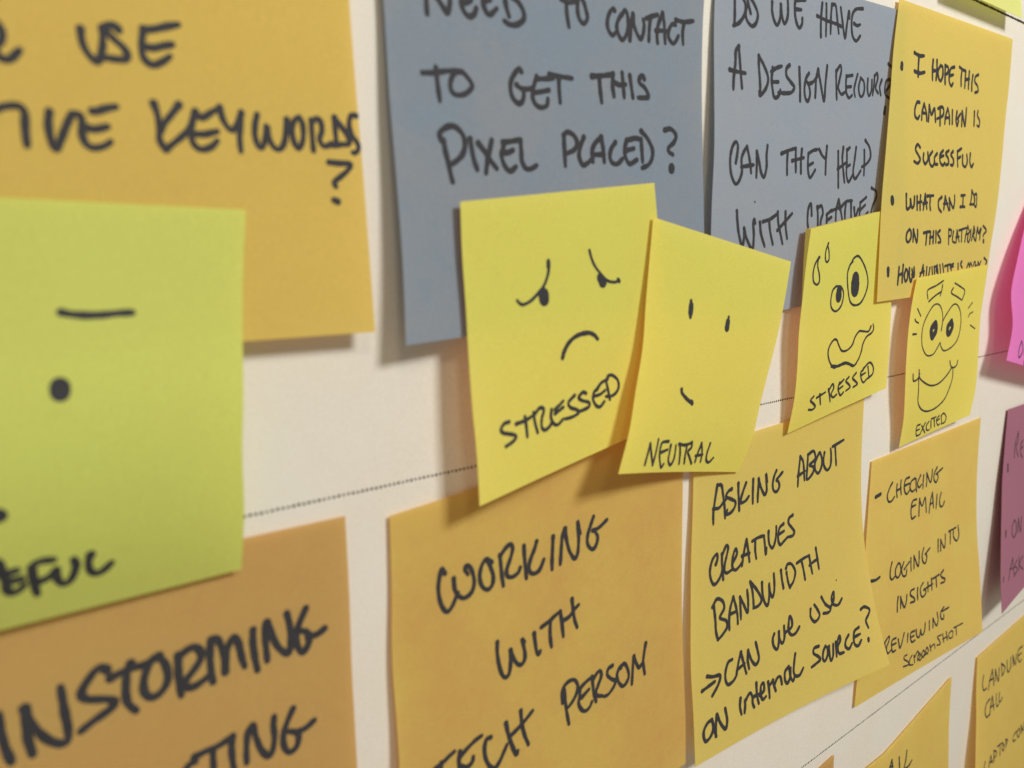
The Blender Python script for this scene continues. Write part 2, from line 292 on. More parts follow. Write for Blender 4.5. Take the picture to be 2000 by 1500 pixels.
   ('handwritten_word','RECOURCE','0.864:5873,2438 5891,2795 5948,3347;0.864:5875,2471 6098,2256 6166,2413 6065,2749 6018,2982 6205,3166 6410,3087;0.864:6471,2552 6456,2818 6502,3114 6662,3254 6840,3159;0.864:6472,2569 6833,2506;0.864:6491,2915 6763,2879;0.864:7138,2447 7030,2708 6953,2983 7028,3198;0.864:7332,2550 7226,2863 7305,3129 7465,3153 7578,2940 7529,2670 7332,2550;0.864:7776,2548 7767,2893 7878,3110 8027,2910 8035,2563;0.864:8188,2412 8177,2725 8104,3078;0.864:8189,2429 8345,2312 8391,2500 8282,2822 8459,2985;0.864:8658,2514 8543,2769 8631,3045;0.864:8891,2922 9212,2650 9198,2472 8963,2526 8883,2816 8967,3023 9249,3131'),
   ('question_mark','?','0.9:9052,1933 9300,2035 9519,2159;1.265:8939,3453 8906,3652'),
   ('handwritten_word','CAN','0.936:938,5417 990,5157 1003,4926 909,4828 757,4988 685,5332 759,5736 962,6014 1136,5914 1230,5651 1183,5329 1263,5124 1418,4947;0.936:1418,4947 1555,5326 1655,5712;0.936:1198,5533 1755,5474;0.936:1873,5087 1896,5444 1904,5833;0.936:1873,5087 1984,5324 2109,5684 2268,5837 2365,5533 2341,5201 2374,4900'),
   ('handwritten_word','THEY','0.9:3064,5132 3419,5035 3731,4968;0.9:3371,5098 3370,5440 3398,5769;0.9:3784,4967 3807,5313 3839,5693;0.9:4107,4994 4080,5375 4111,5727;0.9:3624,5346 4233,5247;0.9:4470,5117 4457,5310 4484,5632 4617,5877 4875,5634;0.9:4470,5117 4714,5017 4936,4982;0.9:4473,5503 4743,5406;0.9:5049,4980 5234,5174 5415,5272;0.9:5473,4876 5446,5305 5458,5770'),
   ('handwritten_word','HELP','0.9:6133,5032 6166,5437 6235,6220;0.9:6426,4894 6396,5301 6584,6055;0.9:6150,5606 6618,5402;0.9:6644,4958 6679,5402 6682,5780 6828,6041 7057,5818;0.9:6647,4992 6825,4887;0.9:6661,5540 6871,5471;0.9:7200,4882 7138,5298 7079,5714 7225,5943 7550,5665;0.9:7719,4979 7749,5366 7756,5825;0.9:7757,4628 8036,4869 8126,5187 7947,5401 7603,5542'),
   ('handwritten_word','WITH','0.936:1084,6794 1120,7090 1205,7479 1356,7818 1441,7584 1431,7314;0.936:1431,7314 1560,7622 1835,7959 1891,7553 1853,7217 1894,7068 1948,7192;0.936:2165,7173 2229,7513 2418,7911;0.936:2312,7165 2655,7105 3001,6965;0.936:2607,7133 2673,7478 2817,7878;0.936:3023,6904 3067,7250 3185,7572 3304,7898;0.936:3410,6920 3433,7333 3532,7754;0.936:3027,7468 3375,7235 3755,6983'),
   ('handwritten_word','CREATIVE','0.9:4794,7078 4742,6714 4612,6840 4575,7133 4602,7398 4720,7735;0.9:5087,6825 5133,7093 5157,7495;0.9:5118,6860 5313,6801 5415,7039 5315,7269 5300,7503;0.9:5650,7083 5642,7421;0.9:5623,7116 5905,6959;0.9:5692,7288 5921,7198;0.9:6299,6632 6173,6970 6170,7381;0.9:6299,6632 6446,7016 6561,7367;0.9:5908,6993 6376,6875;0.9:6381,6944 6729,6715 7099,6693;0.9:6732,6750 6693,7061 6714,7375;0.9:7041,6761 7061,7042 7083,7359;0.9:7242,6944 7327,7266 7497,6990;0.9:7609,6781 7598,7065 7583,7314;0.9:7609,6781 7981,6597;0.9:7627,7030 7936,6864;0.9:7902,7294 8116,7123'),
   ('question_mark','?','0.84:8282,6281 8589,6415 8606,6634 8395,6918 8287,7240'),
   ('ink_speck','tiny ink speck','0.4025:1889,6549 1900,6568'),
  ]),
 'Y': dict(paper='straw', seed=4,
  label='golden note with a bulleted list starting I HOPE THIS CAMPAIGN IS SUCCESSFUL',
  grid=[[[232.68,72.58,0.8],[253.17,73.06,0.85],[273.66,73.53,0.9],[294.16,74.0,0.95],[314.65,74.48,1.0]],[[229.23,58.52,1.32],[250.38,58.96,1.24],[271.54,59.4,1.15],[292.69,59.84,1.06],[313.85,60.28,0.98]],[[226.84,44.36,1.93],[248.01,44.8,1.73],[269.18,45.23,1.54],[290.35,45.66,1.34],[311.53,46.1,1.14]],[[224.09,30.37,2.6],[245.41,30.75,2.33],[266.72,31.12,2.05],[288.04,31.5,1.77],[309.35,31.88,1.5]],[[221.73,16.58,3.07],[242.89,16.91,2.76],[264.05,17.23,2.46],[285.21,17.56,2.15],[306.37,17.88,1.84]],[[220.43,2.85,3.53],[240.81,3.23,3.18],[261.18,3.61,2.84],[281.56,3.99,2.49],[301.94,4.38,2.14]],[[219.13,-10.77,4.0],[238.92,-10.36,3.6],[258.7,-9.94,3.2],[278.48,-9.53,2.8],[298.26,-9.11,2.4]]],
  marks=[
   ('bullet_dot','bullet','1.82:654,2068 651,2185'),
   ('handwritten_word','I','1.122:1479,1592 1876,1645 2221,1602;1.122:1838,1650 1848,1976 1888,2333;1.122:1593,2195 1985,2219 2366,2141'),
   ('handwritten_word','HOPE','1.056:2936,1671 2942,1988 3008,2332;1.056:3241,1634 3296,1982 3292,2302;1.056:2973,2019 3312,1980;1.056:3562,1773 3393,1971 3483,2210 3668,2297 3799,2104 3742,1824 3562,1773;1.056:3935,1729 3984,2048 4048,2365;1.056:3935,1729 4201,1770 4196,1952 4000,2046;1.056:4709,1693 4421,1781 4338,2008 4390,2256 4591,2381 4702,2278;1.056:4388,2039 4681,1970'),
   ('handwritten_word','THIS','0.99:5145,1642 5430,1701 5710,1725;0.99:5385,1707 5360,2006 5424,2295;0.99:5710,1725 5734,2040 5755,2336;0.99:6032,1708 6052,2006 6083,2341;0.99:5734,2040 6090,1964;0.99:6382,1800 6354,2087 6400,2366;0.99:6893,1725 6628,1830 6624,2020 6895,2145 6988,2327 6717,2410'),
   ('handwritten_word','CAMPAIGN','0.99:2153,3186 1959,3204 1841,3422 1884,3661 2096,3749 2234,3633;0.99:2516,3206 2405,3478 2416,3758;0.99:2516,3206 2730,3486 2822,3762;0.99:2412,3513 2737,3521;0.99:2926,3222 2938,3504 2946,3770;0.99:2926,3222 3148,3523 3354,3291 3524,3743;0.99:3805,3216 3867,3536 3908,3840;0.99:3644,3266 3970,3184 4122,3297 4072,3483 3629,3627;0.99:4451,3197 4329,3462 4299,3757;0.99:4451,3197 4632,3438 4707,3726;0.99:4300,3538 4647,3510;0.99:4858,3235 4935,3709;0.99:5265,3238 5236,3538 5369,3751 5468,3557;0.99:5363,3490 5596,3285;0.99:5717,3200 5779,3721;0.99:5717,3200 6055,3700 6086,3396 6074,3038'),
   ('handwritten_word','IS','0.924:6836,3107 6905,3638;0.924:7168,3060 7160,3234 7398,3409 7395,3622 7191,3598'),
   ('handwritten_word','SUCCESSFUL','0.99:2470,4707 2254,4614 2130,4797 2405,4994 2551,5128 2377,5261 2089,5204;0.99:2789,4902 2791,5116 2981,5250 3155,5097 3106,4848;0.99:3469,4792 3257,4984 3349,5232 3575,5313 3716,5178;0.99:3859,4842 3678,4998 3765,5212 3980,5221;0.99:4349,4705 4121,4865 4174,5119 4416,5237 4570,5137;0.99:4179,4935 4429,4885;0.99:4828,4678 4588,4802 4845,4975 4885,5159 4673,5206;0.99:5191,4695 5035,4815 5298,4989 5294,5177 5070,5188;0.99:5597,4672 5660,4971 5733,5214;0.99:5597,4672 5941,4539;0.99:5670,4932 5911,4844;0.99:6088,4797 6155,5099 6415,5202 6561,5003 6455,4739;0.99:6779,4683 6799,4991 6988,5176 7154,5052'),
   ('bullet_dot','bullet','1.96:720,6529 752,6638'),
   ('handwritten_word','WHAT','0.9504:1735,6365 1786,6646 1861,6858 2084,6783 2079,6534;0.9504:2079,6534 2248,6816 2388,6707 2374,6420;0.9504:2573,6416 2663,6883;0.9504:2848,6373 2865,6662 2907,6880;0.9504:2615,6631 2974,6588;0.9504:3209,6328 3186,6620 3155,6876;0.9504:3209,6328 3439,6836;0.9504:3111,6658 3436,6615;0.9504:3386,6378 3886,6347;0.9504:3636,6372 3661,6685 3743,6869'),
   ('handwritten_word','CAN','0.9504:4589,6387 4357,6523 4416,6785 4672,6933;0.9504:4893,6361 4876,6664 4872,6835;0.9504:4893,6361 5144,6659 5333,6867;0.9504:4822,6627 5180,6621;0.9504:5269,6428 5419,6847;0.9504:5269,6428 5675,6766 5764,6571 5715,6303'),
   ('handwritten_word','I','0.9504:6302,6288 6677,6260;0.9504:6491,6284 6558,6714;0.9504:6320,6718 6750,6711'),
   ('handwritten_word','DO','0.858:7260,6067 7285,6344 7264,6623;0.858:7260,6067 7581,6337 7600,6577 7209,6604;0.858:7598,6217 7742,6193 7834,6412 7836,6694 7631,6617'),
   ('handwritten_word','ON','0.9504:2175,7570 1996,7712 1989,7927 2166,8019 2344,7860 2309,7643 2175,7570;0.9504:2504,7589 2534,8007;0.9504:2504,7589 2831,8030 2872,7792 2835,7591'),
   ('handwritten_word','THIS','0.9504:3362,7704 3870,7652;0.9504:3617,7688 3623,8135;0.9504:3917,7671 3950,8103;0.9504:4177,7654 4232,8089;0.9504:3919,7877 4221,7843;0.9504:4400,7655 4481,8074;0.9504:4751,7619 4553,7732 4772,7887 4902,8043 4682,8077'),
   ('handwritten_word','PLATFORM','0.792:5524,7584 5652,8152;0.792:5524,7584 5771,7624 5779,7820 5600,7858;0.792:5973,7665 5979,8019 6246,8102;0.792:6298,7627 6344,8104;0.792:6298,7627 6628,8069;0.792:6284,7905 6567,7868;0.792:6492,7628 7152,7530;0.792:6751,7609 6858,8072;0.792:7286,7449 7210,7794 7182,8077;0.792:7286,7449 7432,7612;0.792:7190,7794 7430,7755;0.792:7635,7613 7444,7796 7445,8040 7595,8092 7677,7880 7635,7613;0.792:7900,7491 7892,7759 7838,8046;0.792:7900,7491 8050,7677 7974,7842 8207,8051;0.792:8271,7513 8259,7762 8291,8053;0.792:8271,7513 8470,7763 8603,7555 8672,7597 8630,7765 8672,8016'),
   ('question_mark','?','0.924:8829,7451 9228,7642 9024,7810 9003,7894;1.4:9102,8064 9114,8094'),
   ('bullet_dot','bullet','1.68:719,8922 734,9115'),
   ('handwritten_word','HOW','0.9504:1564,8882 1544,9203 1527,9489;0.9504:1882,8822 1864,9145 1874,9434;0.9504:1564,9168 1881,9092;0.9504:2111,8974 2019,9188 2134,9392 2289,9309 2266,9053 2111,8974;0.9504:2400,8949 2448,9243 2607,9433 2693,9180 2619,8994;0.9504:2650,9178 2836,9260 2778,8926'),
   ('handwritten_word','ACCURATE','0.8184:3552,8880 3462,9100 3312,9336;0.8184:3552,8880 3670,9259;0.8184:3343,9170 3686,9109;0.8184:3881,8966 3897,9268;0.8184:4158,8995 4107,9277;0.8184:4336,8975 4446,9273;0.8184:4537,8971 4643,9281;0.8184:4542,8990 4748,8959 4755,9113 4959,9268;0.8184:4788,8930 4956,9256;0.8184:5051,8932 5191,9246;0.8184:5299,8901 5477,9239;0.8184:5511,8987 6030,8926;0.8184:5794,8957 5864,9235;0.8184:6324,8916 6051,9006 6192,9169;0.8184:6141,9049 6351,9016'),
   ('handwritten_word','IS','0.8712:6779,8932 6841,9154;0.8712:7115,8862 7041,8961 7238,9109'),
   ('handwritten_word','MEAN','0.6864:7709,9114 7845,8939 7980,9099 8054,8929 8231,9084;0.6864:8381,9081 8419,8933 8545,8920 8573,9071 8722,9059;0.6864:8836,9072 8851,8922 9008,9061 9152,8898'),
   ('question_mark','?','0.924:9448,8789 9779,8926 9708,9043'),
  ]),
 'I': dict(paper='amber', seed=5,
  label='amber note reading STORMING and TING below the green note',
  grid=[[[-20.0,-36.0,0.4],[-1.11,-36.27,0.4],[17.78,-36.55,0.4],[36.67,-36.82,0.4],[55.56,-37.1,0.4]],[[-20.0,-48.67,0.52],[-1.14,-48.87,0.67],[17.71,-49.06,0.72],[36.57,-49.26,0.67],[55.42,-49.46,0.52]],[[-20.0,-61.33,0.72],[-1.25,-61.44,1.02],[17.49,-61.54,1.12],[36.24,-61.65,1.02],[54.98,-61.75,0.72]],[[-20.0,-74.0,1.0],[-1.31,-73.99,1.45],[17.38,-73.97,1.6],[36.07,-73.96,1.45],[54.76,-73.95,1.0]],[[-20.0,-86.67,1.39],[-1.37,-86.61,1.81],[17.27,-86.56,1.94],[35.9,-86.5,1.77],[54.53,-86.45,1.29]],[[-20.0,-99.33,1.86],[-1.43,-99.31,2.03],[17.13,-99.28,2.01],[35.7,-99.25,1.78],[54.27,-99.22,1.36]],[[-20.0,-112.0,2.4],[-1.5,-112.0,2.1],[17.0,-112.0,1.8],[35.5,-112.0,1.5],[54.0,-112.0,1.2]]],
  marks=[
   ('handwritten_word','NSTORMING','1.15:3640,2019 3670,2311 3702,2589 3764,2864;1.15:4025,2040 4019,2270 4025,2541 4071,2866;1.15:4025,2040 4078,2275 4190,2517 4324,2716 4497,2844 4597,2807 4614,2592 4588,2306 4577,2064 4564,1858;1.15:5282,1794 5206,1727 5107,1753 4984,1878 4877,2025 4868,2133 4956,2222 5113,2279 5272,2338 5365,2410 5309,2503 5155,2577 4987,2645 4803,2741;1.15:5334,1963 5502,1927 5707,1901 5912,1913 6055,1864;1.15:5671,1812 5602,1942 5569,2160 5552,2383 5590,2551 5698,2708;1.15:6145,1836 6020,1872 5920,2032 5858,2224 5861,2419 5953,2546 6095,2543 6229,2414 6277,2234 6240,2004 6145,1836;1.15:6480,1927 6464,2160 6463,2438 6482,2705;1.15:6477,1965 6630,1877 6761,1859 6867,1954 6875,2118 6752,2279 6612,2411 6541,2506 6601,2592 6730,2614 6904,2555 7023,2495;1.15:7085,1822 7053,2015 7043,2318 7071,2655;1.15:7084,1832 7181,1832 7250,1957 7310,2244 7312,2554;1.15:7313,2534 7342,2213 7424,1992 7529,1901 7599,2069 7643,2356 7692,2561;1.15:7895,1870 7879,2139 7903,2464 7941,2722;1.15:8179,1809 8140,1946 8133,2264 8148,2590;1.15:8189,1812 8259,2069 8372,2364 8515,2541 8601,2570 8654,2391 8648,2040 8599,1743;1.15:9006,1754 8920,1905 8822,2094 8773,2298 8803,2527 8897,2669 9003,2571 9055,2411 8994,2258 8884,2201;1.15:9034,2382 9239,2381 9404,2309'),
   ('handwritten_word','TING','1.05:6383,4229 6526,4097 6640,4095;1.05:6629,3997 6823,3966 7017,3965 7218,3923 7363,3876;1.05:6975,4010 6960,4193 6959,4445;1.05:7363,3876 7325,4096 7325,4353 7343,4640;1.05:7766,3827 7666,3916 7630,4118 7604,4323 7598,4538;1.05:7776,3832 7820,4089 7903,4388 8038,4584 8130,4509 8193,4247 8189,4001 8214,3811;1.05:8622,3796 8522,3958 8419,4163 8369,4389 8409,4608 8514,4703 8655,4624 8702,4440 8653,4329 8523,4252;1.05:8653,4329 8858,4324 9061,4235'),
  ]),
 'W': dict(paper='honey', seed=6,
  label='amber note reading WORKING WITH TECH PERSON',
  grid=[[[63.54,-38.86,0.4],[82.46,-37.6,0.4],[101.39,-36.35,0.4],[120.31,-35.09,0.4],[139.23,-33.84,0.4]],[[63.1,-51.24,0.58],[82.06,-50.47,0.55],[101.02,-49.69,0.52],[119.97,-48.92,0.49],[138.93,-48.14,0.46]],[[62.3,-63.49,0.9],[81.34,-63.22,0.82],[100.38,-62.94,0.75],[119.42,-62.67,0.67],[138.46,-62.39,0.59]],[[62.27,-75.56,1.4],[81.25,-75.81,1.25],[100.23,-76.06,1.1],[119.22,-76.31,0.95],[138.2,-76.56,0.8]],[[61.96,-87.9,2.17],[81.05,-88.56,1.81],[100.13,-89.23,1.51],[119.22,-89.89,1.28],[138.3,-90.55,1.12]],[[61.48,-100.95,3.12],[80.75,-101.8,2.52],[100.02,-102.66,2.05],[119.29,-103.51,1.72],[138.56,-104.36,1.52]],[[61.0,-114.0,4.2],[80.25,-114.25,3.35],[99.5,-114.5,2.7],[118.75,-114.75,2.25],[138.0,-115.0,2.0]]],
  marks=[
   ('handwritten_word','WORKING','0.936:1415,1751 1331,1616 1273,1755 1229,2008 1258,2283 1345,2529 1474,2680 1604,2612 1720,2429 1778,2325;0.936:1659,1947 1689,2199 1778,2374 1956,2503 2165,2444 2254,2250 2223,2019 2133,1820 2029,1752 1983,1825 2072,1974;0.936:2777,1885 2621,1765 2497,1853 2421,2053 2437,2256 2531,2432 2686,2517 2811,2417 2825,2222 2746,2000 2637,1807;0.936:3030,1783 3062,2041 3095,2301 3146,2566;0.936:3046,1812 3191,1678 3353,1610 3433,1720 3384,1907 3287,2106 3240,2243 3289,2382 3453,2430 3617,2376 3682,2268;0.936:3797,1770 3814,2027 3850,2316 3886,2593;0.936:4220,1770 4135,1963 4017,2159 3968,2349 4020,2491 4157,2555 4329,2501 4466,2283;0.936:4779,1803 4763,2081 4748,2360 4751,2618;0.936:5193,1704 5102,1887 5068,2162 5053,2364 5037,2567;0.936:5211,1708 5248,1976 5362,2317 5551,2562 5662,2447 5695,2143 5674,1877 5654,1638 5750,1974;0.936:6244,1666 6149,1839 6036,2073 6020,2278 6118,2435 6254,2496 6370,2393 6406,2218 6306,2061;0.936:6228,2016 6462,1995 6757,1869'),
   ('handwritten_word','WITH','0.936:2922,3902 2906,4158 2934,4456 3011,4746 3117,4874 3235,4823 3300,4581 3321,4245;0.936:3321,4245 3390,4453 3511,4652 3641,4722 3766,4605 3764,4365 3697,4078 3775,4183;0.936:4106,4063 4128,4297 4165,4549 4229,4650 4286,4575;0.936:4354,3982 4657,3902 4840,3824 5023,3772;0.936:4675,3907 4645,4166 4649,4409 4675,4592;0.936:5023,3772 5051,3968 5077,4191 5101,4455;0.936:5452,3577 5481,3854 5525,4137 5610,4366;0.936:5121,4043 5344,4002 5498,3886 5690,3793'),
   ('handwritten_word','TECH','0.96:932,6342 1138,6277 1317,6200 1483,6140;0.96:1110,6266 1078,6525;0.96:1643,6204 1601,6389 1612,6693;0.96:1619,6345 1854,6211 2106,6104 2295,6061;0.96:1651,6559 1826,6654 1983,6590 2021,6479;0.96:2570,6205 2443,6208 2369,6385 2384,6647 2496,6892 2649,7002 2817,6890 2959,6714 3066,6574;0.96:3066,6026 3129,6363 3227,6661 3344,6937 3400,6855;0.96:3558,5888 3573,6211 3640,6526 3759,6833;0.96:3176,6407 3450,6298 3695,6176 3945,6025'),
   ('handwritten_word','PERSON','0.9:5067,5872 5088,6180 5127,6494 5185,6813;0.9:4996,6175 4971,5948 5073,5764 5263,5690 5451,5724 5557,5897 5508,6101 5347,6267 5172,6372;0.9:5647,6009 5617,6220 5569,6397 5674,6599 5825,6678 5985,6621 6070,6510;0.9:5647,6009 5865,5914 6103,5852;0.9:5691,6273 5971,6143;0.9:6103,5852 6130,6112 6158,6344 6227,6562;0.9:6138,5947 6305,5805 6426,5787 6459,5938 6328,6148 6241,6287 6274,6410 6472,6489;0.9:6915,5799 6749,5832 6701,5986 6857,6148 7018,6256 6928,6397 6715,6526 6551,6529;0.9:7373,5882 7201,5943 7088,6107 7141,6323 7301,6487 7475,6428 7569,6257 7495,6005 7373,5882 7241,5984;0.9:7806,5813 7752,6054 7718,6303 7684,6551;0.9:7806,5813 7885,6008 8008,6189 8122,6108;0.9:8323,5591 8246,5828 8190,6100 8240,6433'),
  ]),
 'A': dict(paper='straw', seed=7,
  label='golden note reading ASKING ABOUT CREATIVES BANDWIDTH, its lower right corner curling forward',
  grid=[[[142.63,-40.9,0.6],[162.06,-40.21,0.6],[181.5,-39.51,0.6],[200.94,-38.82,0.6],[220.38,-38.12,0.6]],[[142.12,-53.84,0.78],[161.28,-53.74,0.88],[180.44,-53.65,0.97],[199.6,-53.56,1.07],[218.76,-53.47,1.16]],[[141.1,-66.62,1.11],[160.29,-67.07,1.28],[179.49,-67.52,1.49],[198.69,-67.97,1.73],[217.88,-68.41,2.01]],[[140.35,-79.24,1.6],[159.94,-80.07,1.85],[179.53,-80.89,2.2],[199.12,-81.72,2.65],[218.71,-82.55,3.2]],[[139.62,-91.61,2.24],[159.77,-92.54,2.58],[179.91,-93.46,3.16],[200.06,-94.39,3.97],[220.2,-95.32,5.01]],[[139.61,-103.61,3.05],[160.1,-104.4,3.47],[180.59,-105.19,4.29],[201.08,-105.98,5.51],[221.57,-106.76,7.14]],[[139.09,-115.34,4.0],[160.11,-115.84,4.48],[181.13,-116.33,5.55],[202.16,-116.83,7.23],[223.18,-117.33,9.5]]],
  marks=[
   ('handwritten_word','ASKING','0.9:1166,1256 1100,1536 1037,1833 1001,2105 1020,2419;0.9:1166,1271 1373,1312 1463,1608 1560,2001 1607,2353;0.9:992,1948 1274,1974 1475,1859 1627,1780;0.9:1904,1523 1721,1566 1623,1702 1838,1806 2112,1953 2069,2132 1864,2248 1652,2237 1709,2123;0.9:2246,1418 2260,1701 2303,1990 2335,2263;0.9:2657,1479 2505,1716 2407,1916 2414,2043 2659,2027 2830,1918;0.9:3044,1441 3040,1691 3043,1942 3057,2181;0.9:3345,1480 3342,1746 3326,1964 3329,2184;0.9:3346,1496 3486,1773 3703,2033 3813,1926 3784,1637 3754,1412 3838,1663;0.9:4354,1407 4232,1559 4157,1798 4228,2001 4411,2065 4553,1931 4482,1761 4359,1708 4534,1611 4721,1517'),
   ('handwritten_word','ABOUT','0.9:5776,1219 5732,1497 5688,1807 5677,2124;0.9:5776,1219 5947,1373 6030,1640 6085,2001;0.9:5656,1802 6099,1716;0.9:6260,1233 6248,1517 6230,1737 6213,1990;0.9:6260,1233 6616,1179 6736,1435 6383,1570 6633,1674 6630,1833 6376,1984 6214,1996;0.9:6898,1365 6732,1562 6760,1790 6969,1919 7161,1757 7178,1504 7026,1289 6898,1365;0.9:7335,1337 7286,1584 7367,1789 7582,1919 7781,1789 7794,1470 7743,1271;0.9:7878,1227 8226,1183 8637,1131;0.9:8056,1253 8116,1550 8171,1848'),
   ('handwritten_word','CREATIVES','0.9:1195,3686 1270,3543 1241,3378 1041,3492 918,3751 920,4008 1044,4262 1195,4298 1399,4151 1528,3922;0.9:1499,3434 1502,3723 1528,3987 1562,4254;0.9:1500,3498 1702,3223 1809,3309 1734,3549 1632,3816 1631,4010 1760,4088 2022,4034;0.9:2077,3818 2263,3599 2208,3426 2103,3533 2024,3774 2049,4007 2206,4091 2394,4019 2503,3944;0.9:2775,3254 2668,3523 2586,3799 2528,4032;0.9:2775,3254 2860,3596 2927,3987;0.9:2532,3722 2942,3711;0.9:3081,3365 3390,3314 3732,3317;0.9:3249,3416 3248,3710 3299,3968;0.9:3732,3333 3788,3656 3827,3946 3873,3740;0.9:3992,3237 3992,3467 4048,3676 4219,3810 4371,3608 4433,3356 4432,3159;0.9:4853,3157 4642,3232 4552,3412 4548,3643 4663,3799 4845,3735 5091,3632;0.9:4612,3440 4883,3393;0.9:5403,2979 5187,3038 5158,3197 5343,3364 5494,3526 5397,3641 5091,3632'),
   ('handwritten_word','BANDWIDTH','0.9:1087,4989 1156,5469 1175,5808 1265,6136;0.9:1013,5003 1239,4798 1515,4933 1587,5183 1380,5430 1679,5610 1724,5825 1517,6005 1265,6136;0.9:2055,4933 1892,5261 1832,5583 1831,5957;0.9:2055,4933 2176,5266 2245,5556 2259,5869;0.9:1861,5455 2197,5441;0.9:2394,5016 2409,5359 2420,5757;0.9:2394,5016 2570,5298 2768,5623 2811,5255 2773,4871;0.9:2944,4641 3041,4935 3081,5253 3093,5551;0.9:2944,4641 3285,4993 3514,5360 3366,5533 3066,5561;0.9:3572,4819 3581,5167 3671,5504 3828,5649 3930,5391 3960,4943;0.9:3955,5012 3995,5266 4125,5439 4227,5216 4246,4940 4235,4660;0.9:4645,4646 4680,4968 4742,5284;0.9:4960,4785 5022,5117 5118,5354;0.9:4942,4641 5040,4523 5278,4574 5465,4860 5347,5155 5119,5336 5248,5240;0.9:5580,4602 6022,4519 6340,4496;0.9:5863,4556 5953,4894 6016,5270;0.9:6340,4496 6401,4810 6468,5150;0.9:6776,4319 6832,4684 6891,5077;0.9:6336,4832 6631,4750 6859,4726'),
   ('arrow_mark','arrow','0.96:434,7594 744,7529 1035,7472;0.96:704,7181 957,7278 1288,7346 1190,7617 875,7915'),
   ('handwritten_word','CAN','0.936:1912,6997 1709,7038 1560,7313 1534,7594 1637,7795 1888,7756 2079,7601;0.936:2352,6883 2227,7135 2126,7395 2051,7628;0.936:2352,6883 2442,7279 2539,7705;0.936:2122,7431 2487,7331;0.936:2708,6922 2651,7236 2691,7587;0.936:2705,6958 2847,7338 3031,7550 3208,7380 3168,7028 3106,6750'),
   ('handwritten_word','WE','0.936:4087,6742 3987,6902 4009,7176 4178,7345 4296,7071 4337,6739;0.936:4337,6739 4332,7005 4472,7203 4609,7011 4633,6596;0.936:4685,6859 5040,6749 5073,6490 4976,6350 4889,6592 4856,6851 4998,7049 5228,7038 5455,6867'),
   ('handwritten_word','USE','0.936:6175,6400 6133,6663 6301,6908 6515,6887 6653,6724 6529,6454 6406,6285;0.936:6867,6110 7057,6432 7323,6662 7175,6784 6875,6744;0.936:7331,6623 7565,6402 7628,6100 7468,6258 7481,6501 7645,6624 7833,6632 8062,6466'),
   ('handwritten_word','AN','0.984:793,8722 604,8753 433,8930 407,9166 502,9348 715,9261 845,9030 816,8731;0.984:832,8845 907,9164 965,9369;0.984:1034,8639 966,8972 942,9359;0.984:1034,8639 1199,9032 1399,9281 1489,9006 1425,8557'),
   ('handwritten_word','INTERNAL','0.936:2169,8492 2120,8775 2170,9079;0.936:2381,8649 2362,8870 2319,9082;0.936:2378,8686 2624,8474 2736,8632 2736,8902 2797,9062;0.936:2981,8223 2968,8604 2995,8848 3030,9018;0.936:2834,8669 3142,8670;0.936:3109,8736 3328,8622 3331,8349 3194,8416 3159,8754 3242,8944 3403,8888;0.936:3562,8394 3579,8716 3572,9013;0.936:3596,8564 3825,8410;0.936:3799,8401 3849,8658 3904,8860;0.936:3853,8619 4039,8407 4198,8424 4240,8723;0.936:4665,8184 4456,8314 4414,8624 4527,8788 4689,8600 4764,8259;0.936:4701,8318 4715,8610 4822,8815 4929,8646;0.936:5081,7815 4977,8128 4900,8470 4981,8665 5197,8701 5425,8488'),
   ('handwritten_word','SOURCE','0.936:6383,7925 6120,7925 6057,8115 6281,8316 6367,8474 6121,8561 5855,8618;0.936:6743,8040 6593,8206 6511,8479 6600,8619 6781,8440 6838,8156 6743,8040;0.936:6938,8102 6899,8436 6930,8711 7084,8542 7179,8093;0.936:7337,8056 7303,8351 7267,8649;0.936:7339,8187 7590,7873 7610,8054 7405,8296 7433,8571 7692,8613;0.936:8114,7990 7922,8152 7835,8391 8005,8559 8231,8383;0.936:8771,7854 8501,7929 8379,8161 8361,8470 8541,8597 8774,8419;0.936:8436,8178 8785,8150'),
   ('question_mark','?','0.936:9084,7171 9326,7127 9603,7311 9482,7499 9259,7705 9323,8040;1.265:9185,8504 9178,8571'),
   ('ink_speck','tiny ink speck','0.4025:7874,5700 7877,5716'),
  ]),
 'C': dict(paper='bright_straw', seed=8,
  label='golden note reading CHECKING EMAIL, tucked behind the curled corner of its neighbour',
  grid=[[[226.43,-58.04,0.5],[246.3,-57.47,0.5],[266.17,-56.9,0.5],[286.04,-56.33,0.5],[305.91,-55.77,0.5]],[[225.16,-70.58,0.63],[245.09,-70.47,0.61],[265.03,-70.35,0.59],[284.96,-70.24,0.57],[304.89,-70.13,0.55]],[[223.95,-83.1,0.77],[244.22,-83.43,0.76],[264.5,-83.76,0.74],[284.77,-84.09,0.72],[305.04,-84.42,0.71]],[[223.18,-95.73,0.9],[243.98,-96.37,0.93],[264.79,-97.02,0.95],[285.59,-97.66,0.98],[306.39,-98.31,1.0]],[[222.44,-108.37,0.84],[243.95,-109.17,1.04],[265.47,-109.97,1.24],[286.98,-110.77,1.43],[308.49,-111.56,1.63]],[[221.7,-121.02,0.74],[243.64,-121.84,1.13],[265.57,-122.67,1.56],[287.51,-123.5,2.01],[309.45,-124.33,2.51]],[[220.53,-133.7,0.6],[242.75,-134.5,1.2],[264.97,-135.3,1.9],[287.19,-136.1,2.7],[309.41,-136.9,3.6]]],
  marks=[
   ('dash_mark','dash','1.2:488,1526 882,1489'),
